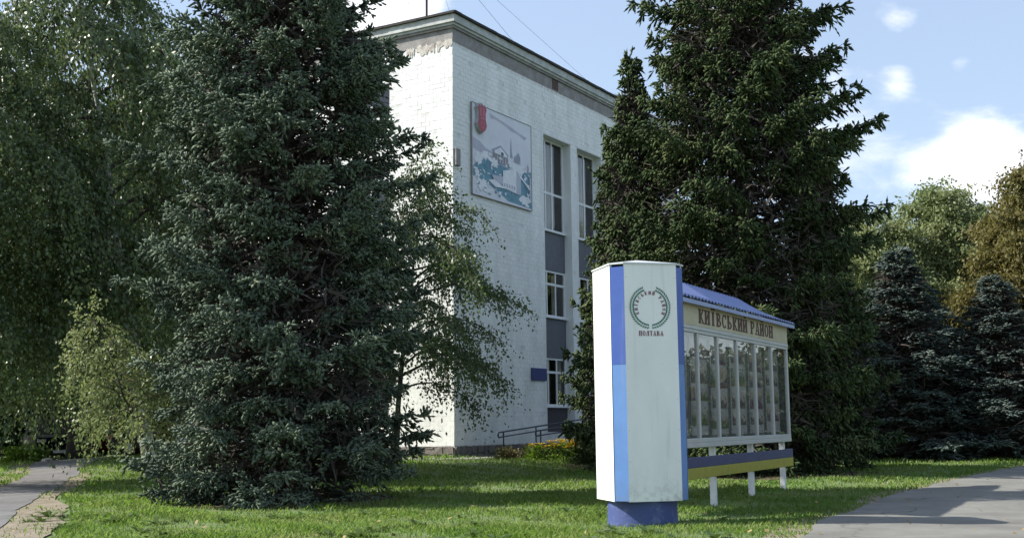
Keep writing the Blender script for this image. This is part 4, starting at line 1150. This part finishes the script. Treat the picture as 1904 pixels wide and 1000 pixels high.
# birch at the building corner
V, wd = broadleaf(44, 9.6, interp([0, 1.6, 2.6, 3.4, 5, 7, 8.2, 9.6], [1.0, 1.4, 2.6, 3.6, 3.3, 2.3, 1.2, .2]), 2.3, 58, .50, .62, 24, .75, .85, .098, .050, (.9, 0))
cF = fast_mesh('corner_birch_crown', V, 4, M['birch_leaf']); wF = wd.mesh('corner_birch_branches', M['bark_dark'])
tF, _ = trunk_mesh('corner_birch_trunk', 9.3, .09, M['bark_dark'], 7, (.9, 0))
tree('corner_birch', 'airy dark birch in front of the building corner below mural', 'birch', (-3.35, 33.0), cF, wF, tF)

# ---- leafy trees at the right, behind the spruces
GR = 'leafy trees behind the right spruces'
V, wd = broadleaf(51, 13.5, interp([0, 2, 4, 7, 10, 13.5], [2, 3.6, 4.2, 4.0, 2.8, .5]), 1.6, 64, .75, .45, 32, 1.1, .5, .18, .062)
cG = fast_mesh('leafy_crown', V, 4, M['willow_leaf']); wG = wd.mesh('leafy_branches', M['bark_dark']); tG, _ = trunk_mesh('leafy_trunk', 12.5, .24, M['bark_dark'], 8)
nG = len(V) // 2
for i, (x, y, s, rz_, m, lab, sz_) in enumerate([
    (18.2, 58.5, .95, .4, 'willow_leaf', 'shorter yellowish green tree just right of the tallest spruce', .9),
    (22.2, 60.0, 1.1, 1.9, 'willow_leaf', 'pale green leafy tree with a thin tip above its crown', 1.03),
    (25.6, 65.0, 1.0, 3.1, 'willow_leaf', 'pale green leafy tree between thin tip tree and rusty tree', 1.0),
    (23.2, 51.5, .88, 4.4, 'rust_leaf', 'rusty brown autumn tree at the right edge', .98),
    (27.0, 53.0, .95, 5.6, 'rust_leaf', 'second rusty tree half outside the right edge', .95),
    (30.5, 68.0, 1.1, .9, 'willow_leaf', 'pale green tree seen behind the rusty trees', 1.05),
    (28.5, 30.5, .9, 2.2, 'birch_leaf', 'leafy tree across the road, mirrored in the nearest glass panes of notice board', .85),
    (31.5, 36.0, 1.0, 3.6, 'rust_leaf', 'rusty tree across the road, mirrored in the glass of notice board', .8),
    (37.0, 41.5, 1.1, 5.0, 'birch_leaf', 'leafy tree across the road, mirrored in the farthest panes of notice board', .9)]):
    tree('leafy_tree', lab, 'tree', (x, y), cG, wG, tG, M[m], rz_, s, GR, sz_)

# ---- far masses
def belt(seed, n, xr, yr, zf, leaf):
    g = np.random.default_rng(seed); x = g.uniform(*xr, n); y = g.uniform(*yr, n)
    top = zf(x) * (1 + .12 * np.sin(x * 1.1) + .08 * np.sin(x * 2.7 + 1)); z = top * g.random(n) ** .75
    pos = np.stack([x, y, z], 1); ld = unit(g.normal(0, 1, (n, 3)) + [0, 0, -.4]); wv = unit(np.cross(ld, g.normal(0, 1, (n, 3)))); s = leaf * g.uniform(.6, 1.3, (n, 1))
    return np.stack([pos, pos + ld * s * .45 + wv * s * .35, pos + ld * s, pos + ld * s * .45 - wv * s * .35], 1).reshape(-1, 3)
V = belt(61, 42000, (-70, -6), (64, 78), lambda x: 7.5 + 0 * x, .62)
link('far_trees', fast_mesh('far_trees', V, 4, M['dark_leaf']), kind='stuff', label='dark far trees behind the driveway', category='trees')
V = belt(62, 36000, (8, 75), (76, 90), lambda x: 7.0 + 0 * x, .6)
link('far_trees', fast_mesh('far_trees_right', V, 4, M['dark_leaf']), kind='stuff', label='dark far trees beyond the right spruces', category='trees')

# ---- shrubs, flowers
def bush(name, label, loc, r, h, n, m, leaf, seed, group=None, cat='shrub'):
    g = np.random.default_rng(seed); d = unit(g.normal(0, 1, (n, 3))); d[:, 2] = np.abs(d[:, 2]); q = g.random((n, 1)) ** .4
    lump = 1 + .22 * np.sin(d[:, :1] * 7 + seed) * np.sin(d[:, 1:2] * 6) + .15 * np.sin(d[:, 2:] * 9 + 1)
    pos = d * q * lump * np.array([r, r, h]); ld = unit(d * .7 + g.normal(0, .6, (n, 3))); wv = unit(np.cross(ld, g.normal(0, 1, (n, 3)))); s = leaf * g.uniform(.6, 1.3, (n, 1))
    V = np.stack([pos, pos + ld * s * .45 + wv * s * .3, pos + ld * s, pos + ld * s * .45 - wv * s * .3], 1).reshape(-1, 3)
    t = thing(name, label, cat, (loc[0], loc[1], gz1(*loc)), 0, group)
    link('foliage', fast_mesh(name + '_foliage', V, 4, m), t)
    b = MB()
    for k in range(7):
        a = k * .9; b.tube([(0, 0, -.05), (r * .35 * math.cos(a), r * .35 * math.sin(a), h * .4), (r * .7 * math.cos(a), r * .7 * math.sin(a), h * .7)], [.02, .014, .006], 5, cap=False)
    link('stems', b.mesh('stems', M['bark_dark']), t)
    return t
def wpt(lx, ly): p = place((lx, ly, 0)); return (p.x, p.y)
bush('dark_shrub', 'dark rounded shrub at the foot of the narrow spruce', (2.45, 36.4), .7, .85, 2600, M['dark_leaf'], .10, 71)
bush('green_shrub', 'bright green low shrub beside the path near the parked cars', (-18.6, 45.6), .9, .6, 2200, M['bright_leaf'], .12, 72)
bush('green_shrub', 'taller dull shrub behind the bright low shrub', (-18.9, 50.5), 1.0, 1.9, 2600, M['willow_leaf'], .14, 73)
bush('green_shrub', 'low dark shrub at the far left edge', (-21.2, 46.5), 1.5, .8, 2600, M['dark_leaf'], .13, 74)
fb = random.Random(12)
for k in range(11):
    lx = -1.1 + k * .55; p = wpt(lx, -2.6 + fb.uniform(-.25, .25))
    bush('bed_plant', 'low reddish green plant in the bed along the shaded wall', p, .38, .30 + .12 * fb.random(), 420, M['bed_leaf'], .085, 80 + k, 'bed plants along the wall', 'plant')
def flowers(label, p, n, m, seed, h, r):
    t = bush('flowering_plant', label, p, r, h, 700, M['bright_leaf'], .09, seed, 'flowering plants by the ramp', 'plant')
    q = random.Random(seed); b = MB()
    for i in range(n):
        a, rr_ = q.uniform(0, 6.28), r * q.random() ** .5; c = Vector((rr_ * math.cos(a), rr_ * math.sin(a), h * q.uniform(.7, 1.12)))
        for k in range(6):
            t0 = k * 1.047; e1 = Vector((math.cos(t0), math.sin(t0), .3)) * .11; e2 = Vector((math.cos(t0 + .8), math.sin(t0 + .8), .3)) * .095
            b.add([c, c + e1, c + (e1 + e2) * .62, c + e2], [(0, 1, 2, 3)])
    link('blossoms', b.mesh('blossoms', m), t, kind='stuff')
flowers('yellow flowering plant beside the dark shrub and ramp', (1.55, 37.1), 42, M['petal_yellow'], 91, .62, .5)
flowers('orange flowering plant right of the yellow flowers', (2.2, 38.2), 22, M['petal_orange'], 92, .72, .4)
flowers('sparse yellow flowering plant left of the yellow flowers', (.75, 37.6), 12, M['petal_yellow'], 93, .45, .45)

# ------------------------------------------------------------------ vehicles, far left
car_paint = {k: mat('car_paint_' + k, c, .6, spec=.1, var=.05) for k, c in (('black', (.007, .007, .008)), ('red', (.075, .009, .007)), ('grey', (.025, .027, .03)))}
tyre_m = mat('tyre_rubber', (.015, .015, .015), .9); rim_m = mat('wheel_rim', (.35, .35, .36), .35, metal=.6); lamp_m = mat('lamp_lens', (.6, .6, .58), .15); tail_m = mat('tail_lens', (.30, .02, .015), .2)
car_glass = mat('dark_car_glass', (.012, .014, .015), .15, spec=.3); trim_m = mat('black_trim', (.02, .02, .02), .7); plate_m = mat('plate_white', (.7, .7, .68), .5)
def vehicle(name, label, cat, loc, rz, prof, roof, W, wheels, wr, paint):
    """prof: lower body outline (x,z); roof: cabin outline (x,z), drawn narrower"""
    t = thing(name, label, cat, (loc[0], loc[1], gz1(*loc) + .022), rz)
    b = MB(); n = len(prof); vs = []
    for y, k in ((-W / 2, .97), (-W / 2 + .07, 1.0), (W / 2 - .07, 1.0), (W / 2, .97)):
        vs += [(x * k, y, z if k == 1.0 else z * .99 + .004) for x, z in prof]
    fs = [tuple(range(n))[::-1], tuple(range(3 * n, 4 * n))] + [(r * n + i, r * n + (i + 1) % n, (r + 1) * n + (i + 1) % n, (r + 1) * n + i) for r in range(3) for i in range(n)]
    b.add(vs, fs)
    m = len(roof); vs = []
    ztop = max(z for _, z in roof); zb = min(z for _, z in roof)
    for sgn in (-1, 1): vs += [(x, sgn * (W / 2 - .03 - .16 * (z - zb) / max(ztop - zb, .01)), z) for x, z in roof]
    b.add(vs, [tuple(range(m))[::-1] if False else tuple(range(m)), tuple(range(2 * m - 1, m - 1, -1))] + [(i, m + i, m + (i + 1) % m, (i + 1) % m) for i in range(m)])
    body = link('body', b.mesh('body', paint), t)
    # side windows, windscreen
    (ax, az_), (bx2, bz), (cx, cz), (dx, dz) = roof[0], roof[1], roof[2], roof[3]
    def lerp(p, q, f): return (p[0] + (q[0] - p[0]) * f, p[1] + (q[1] - p[1]) * f)
    for sgn in (-1, 1):
        for (f0, f1) in ((.06, .47), (.53, .94)):
            lo, hi = .12, .86; quad = []
            for f, h in ((f0, lo), (f1, lo), (f1, hi), (f0, hi)):
                bot = lerp((ax, az_), (dx, dz), f); top = lerp((bx2, bz), (cx, cz), f); x = bot[0] + (top[0] - bot[0]) * h; z = bot[1] + (top[1] - bot[1]) * h
                quad.append((x, sgn * (W / 2 - .03 - .16 * (z - zb) / (ztop - zb) + .008), z))
            b = MB(); b.add(quad, [(0, 1, 2, 3)]); link('side_window', b.mesh('side_window', car_glass), t)
    for (p, q, nm) in (((ax, az_), (bx2, bz), 'rear_window'), ((dx, dz), (cx, cz), 'windscreen')):
        out = -.008 if nm == 'rear_window' else .008
        b = MB(); a1, a2 = lerp(p, q, .12), lerp(p, q, .88)
        b.add([(a1[0] + out, -W / 2 + .18, a1[1] + .004), (a1[0] + out, W / 2 - .18, a1[1] + .004), (a2[0] + out, W / 2 - .26, a2[1] + .004), (a2[0] + out, -W / 2 + .26, a2[1] + .004)], [(0, 1, 2, 3)])
        link(nm, b.mesh(nm, car_glass), t)
    for x in wheels:
        for sgn in (-1, 1):
            b = MB(); b.tube([(x, sgn * (W / 2 - .2), wr), (x, sgn * (W / 2 - .02), wr), (x, sgn * (W / 2 + .01), wr)], [wr, wr, wr * .88], 18)
            wh = link('wheel', b.mesh('wheel', tyre_m), t)
            b = MB(); b.tube([(x, sgn * (W / 2 + .005), wr), (x, sgn * (W / 2 + .02), wr)], [wr * .6, wr * .5], 12); link('rim', b.mesh('rim', rim_m), wh)
    xf = max(x for x, _ in prof); xr = min(x for x, _ in prof); zl = max(z for _, z in prof) * .82
    for sgn in (-1, 1):
        b = MB(); b.bevbox(xf - .10, xf + .012, sgn * (W / 2 - .24) - .16, sgn * (W / 2 - .24) + .16, zl - .1, zl + .02, .01); link('headlight', b.mesh('headlight', lamp_m), t)
        b = MB(); b.bevbox(xr - .012, xr + .10, sgn * (W / 2 - .2) - .12, sgn * (W / 2 - .2) + .12, zl - .12, zl + .06, .01); link('tail_light', b.mesh('tail_light', tail_m), t)
        b = MB(); b.bevbox(dx - .12, dx + .06, sgn * (W / 2 + .10) - .09, sgn * (W / 2 + .10) + .09, dz + .02, dz + .16, .02); link('mirror', b.mesh('mirror', paint), t)
    for x, nm in ((xf, 'front_bumper'), (xr, 'rear_bumper')):
        b = MB(); b.bevbox(x - .08, x + .06, -W / 2 + .04, W / 2 - .04, .30, .50, .03); link(nm, b.mesh(nm, trim_m), t)
    b = MB(); b.box(xf + .061, xf + .068, -.26, .26, .36, .47); link('number_plate', b.mesh('number_plate', plate_m), t)
    return t
vehicle('parked_car', 'black high bodied car parked behind the dark birch trunk', 'car', (-19.3, 50.0), rad(-62),
        [(-2.25, .32), (2.25, .32), (2.3, .6), (2.2, .98), (1.1, 1.08), (-2.2, 1.08), (-2.3, .7)], [(-2.1, 1.05), (-1.95, 1.72), (.35, 1.72), (1.15, 1.05)], 1.86, (-1.4, 1.4), .36, car_paint['black'])
vehicle('parked_van', 'dark red van parked in deep shade under the birches', 'van', (-17.0, 53.0), rad(4),
        [(-2.4, .34), (2.35, .34), (2.4, .7), (2.2, 1.12), (1.6, 1.2), (-2.4, 1.2), (-2.45, .7)], [(-2.4, 1.17), (-2.3, 2.05), (.95, 2.05), (1.75, 1.17)], 1.9, (-1.5, 1.5), .35, car_paint['red'])
vehicle('parked_car', 'dark grey sedan parked in shade left of the blue spruce', 'car', (-14.6, 50.3), rad(-8),
        [(-2.15, .28), (2.15, .28), (2.2, .55), (2.05, .80), (1.0, .92), (-2.0, .94), (-2.2, .6)], [(-1.5, .91), (-.95, 1.42), (.3, 1.42), (1.05, .91)], 1.72, (-1.3, 1.32), .31, car_paint['grey'])

# ------------------------------------------------------------------ small things on the ground
b = MB(); b.tube([(0, 0, -.1), (0, 0, .62), (.01, 0, .78), (.01, 0, .84)], [.14, .13, .11, .06], 10); 
bol = thing('bollard', 'short dark bollard with pale mark left of the blue spruce', 'bollard', (-10.9, 36.0, gz1(-10.9, 36.0)))
link('post', b.mesh('post', M['bark_dark'], smooth=True), bol)
b = MB(); b.box(.0, .06, -.146, -.128, .38, .66); link('pale_mark', b.mesh('pale_mark', M['white_paint']), bol)
def boulder(seed, r):
    g = np.random.default_rng(seed); b = MB(); n, m = 10, 6; vs = [(0, 0, -r * .4)]
    for i in range(1, m):
        for k in range(n):
            t, a = math.pi * i / m, 2 * math.pi * k / n; q = r * g.uniform(.82, 1.12); vs.append((q * 1.3 * math.sin(t) * math.cos(a), q * math.sin(t) * math.sin(a), -q * .75 * math.cos(t) + r * .3))
    vs.append((0, 0, r * 1.0)); fs = [(0, 1 + (k + 1) % n, 1 + k) for k in range(n)]
    for i in range(m - 2):
        for k in range(n): fs.append((1 + i * n + k, 1 + i * n + (k + 1) % n, 1 + (i + 1) * n + (k + 1) % n, 1 + (i + 1) * n + k))
    fs += [(1 + (m - 2) * n + k, 1 + (m - 2) * n + (k + 1) % n, len(vs) - 1) for k in range(n)]
    b.add(vs, fs); return b.mesh('boulder', M['stone_pale'])
thing('boulder', 'small pale stone at the end of the left path', 'stone', (-17.0, 43.6, gz1(-17, 43.6)), .3, None, boulder(3, .17))

# ------------------------------------------------------------------ grass
def in_poly(x, y, poly):
    x = np.asarray(x); y = np.asarray(y); c = np.zeros(x.shape, bool); n = len(poly); j = n - 1
    for i in range(n):
        xi, yi = poly[i]; xj, yj = poly[j]
        cond = ((yi > y) != (yj > y)) & (x < (xj - xi) * (y - yi) / (yj - yi + 1e-12) + xi); c ^= cond; j = i
    return c
road_poly = [tuple(p) for p in road_a] + [tuple(p) for p in road_b[::-1]]
path_poly = [tuple(p) for p in path_a] + [tuple(p) for p in path_b[::-1]]
dirt_poly = [(x - .05, y) for x, y in PATH_R[:4]] + [(-10.0, 25), (-11.5, 30.5), (-12.8, 35)] + DIRT_IN[::-1][1:]
def noise2(x, y):
    return (np.sin(x * 1.7 + 1.1 * np.sin(y * .9)) + np.sin(y * 2.1 + 1.3 * np.sin(x * 1.3)) + np.sin(x * 3.9 + y * 3.1)) / 3
def grass(seed, ya, yb, dens, hgt, wid):
    g = np.random.default_rng(seed); half = lambda y: y * .46 + .6
    n = int((half(ya) + half(yb)) * (yb - ya) * dens); y = np.sqrt(g.uniform(ya * ya, yb * yb, n)); x = g.uniform(-1, 1, n) * half(y)
    keep = ~in_poly(x, y, road_poly) & ~in_poly(x, y, path_poly)
    keep &= ~(in_poly(x, y, dirt_poly) & (g.random(n) < .9))
    sh = np.zeros(n, bool)
    for i in range(len(road_a) - 1):
        sh |= np.hypot(x - road_a[i, 0], y - road_a[i, 1]) < .30
    keep &= ~(sh & (g.random(n) < .6))
    lx = (x + 1.99) * bu[0] + (y - 40) * bu[1]; ly = (x + 1.99) * bv[0] + (y - 40) * bv[1]
    keep &= ~((lx > -.2) & (ly > -2.0))
    keep &= np.hypot(x - 1.79, y - 16.87) > .49
    nz = noise2(x, y); keep &= g.random(n) < (.72 + .5 * nz)
    keep &= ~((np.hypot(x + 4.3, y - 23) < 2.0) & (g.random(n) < .85)) & ~((np.hypot(x - 6.35, y - 31.6) < 2.8) & (g.random(n) < .85))
    x, y, nz = x[keep], y[keep], nz[keep]; n = len(x)
    h = hgt * g.uniform(.45, 1.25, n) * (1 + .5 * nz) ; a = g.uniform(0, 6.283, n); ln = g.uniform(.15, .95, n) * h
    b0 = np.stack([x, y, gz(x, y) - .005], 1); d = np.stack([np.cos(a), np.sin(a), 0 * a], 1); s = np.stack([-np.sin(a), np.cos(a), 0 * a], 1) * (wid * g.uniform(.6, 1.3, n))[:, None]
    m = b0 + d * (ln * .35)[:, None] + np.array([0, 0, 1.]) * (h * .6)[:, None]; t = b0 + d * ln[:, None] + np.array([0, 0, 1.]) * h[:, None]
    return np.stack([b0 - s, b0 + s, m + s * .8, t, m - s * .8], 1).reshape(-1, 3)
GV = np.concatenate([grass(1, 12.8, 15.5, 1250, .058, .0058), grass(2, 15.5, 19, 820, .062, .0068), grass(3, 19, 25, 420, .07, .0095), grass(4, 25, 38, 160, .08, .015), grass(5, 38, 60, 45, .11, .022)])
link('grass', fast_mesh('grass', GV, 5, M['grass']), kind='stuff')
print('TRIS spruceA %d B %d C %d birch %d leafy %d grass %d' % (nA, nB, nC, nD, nG, len(GV) // 5 * 3))

# broad-leaved weeds in the lawn
def weed_mesh(seed, n, l):
    q = random.Random(seed); b = MB()
    for k in range(n):
        a = 6.283 * k / n + q.uniform(-.3, .3); ll = l * q.uniform(.7, 1.2); el = q.uniform(.35, .9); w = ll * .16
        d = Vector((math.cos(a), math.sin(a), 0)); s = Vector((-d.y, d.x, 0))
        p = [Vector((0, 0, 0)), d * ll * .45 + Vector((0, 0, ll * .45 * el)), d * ll * .85 + Vector((0, 0, ll * .5 * el)), d * ll + Vector((0, 0, ll * .38 * el))]
        b.add([p[0] - s * w * .2, p[0] + s * w * .2, p[1] + s * w, p[1] - s * w, p[2] + s * w * .7, p[2] - s * w * .7, p[3]], [(0, 1, 2, 3), (3, 2, 4, 5), (5, 4, 6)])
    return b.mesh('weed', M['weed'])
WM = [weed_mesh(i, 7 + i % 4, .2) for i in range(4)]
g = random.Random(77); cnt = 0
GWL = 'broad leaved weeds in the front lawn'
while cnt < 64:
    y = g.uniform(13.6, 19.5); x = g.uniform(-.42, .16 if cnt % 3 else .3) * y
    if in_poly(np.array([x]), np.array([y]), road_poly)[0] or in_poly(np.array([x]), np.array([y]), path_poly)[0] or math.hypot(x - 1.79, y - 16.87) < .8: continue
    o = thing('weed', 'broad leaved green weed growing in the front lawn', 'weed', (x, y, gz1(x, y)), g.uniform(0, 6.28), GWL, WM[cnt % 4]); s_ = g.uniform(.6, 1.25); o.scale = (s_, s_, s_); cnt += 1
# fallen leaves
gg = np.random.default_rng(90); n = 380; y = gg.uniform(13, 30, n); x = gg.uniform(-1, 1, n) * y * .45
keep = ~in_poly(x, y, path_poly); x, y = x[keep], y[keep]; n = len(x)
z = gz(x, y) + np.where(in_poly(x, y, road_poly), .036, .05); a = gg.uniform(0, 6.28, n); s = .035 * gg.uniform(.6, 1.3, n)
p = np.stack([x, y, z], 1); d = np.stack([np.cos(a) * s, np.sin(a) * s, gg.normal(0, .3, n) * s], 1); e_ = np.stack([-np.sin(a) * s * .6, np.cos(a) * s * .6, gg.normal(0, .3, n) * s], 1)
link('fallen_leaves', fast_mesh('fallen_leaves', np.stack([p - d, p + e_, p + d, p - e_], 1).reshape(-1, 3), 4, M['dry_leaf']), kind='stuff')
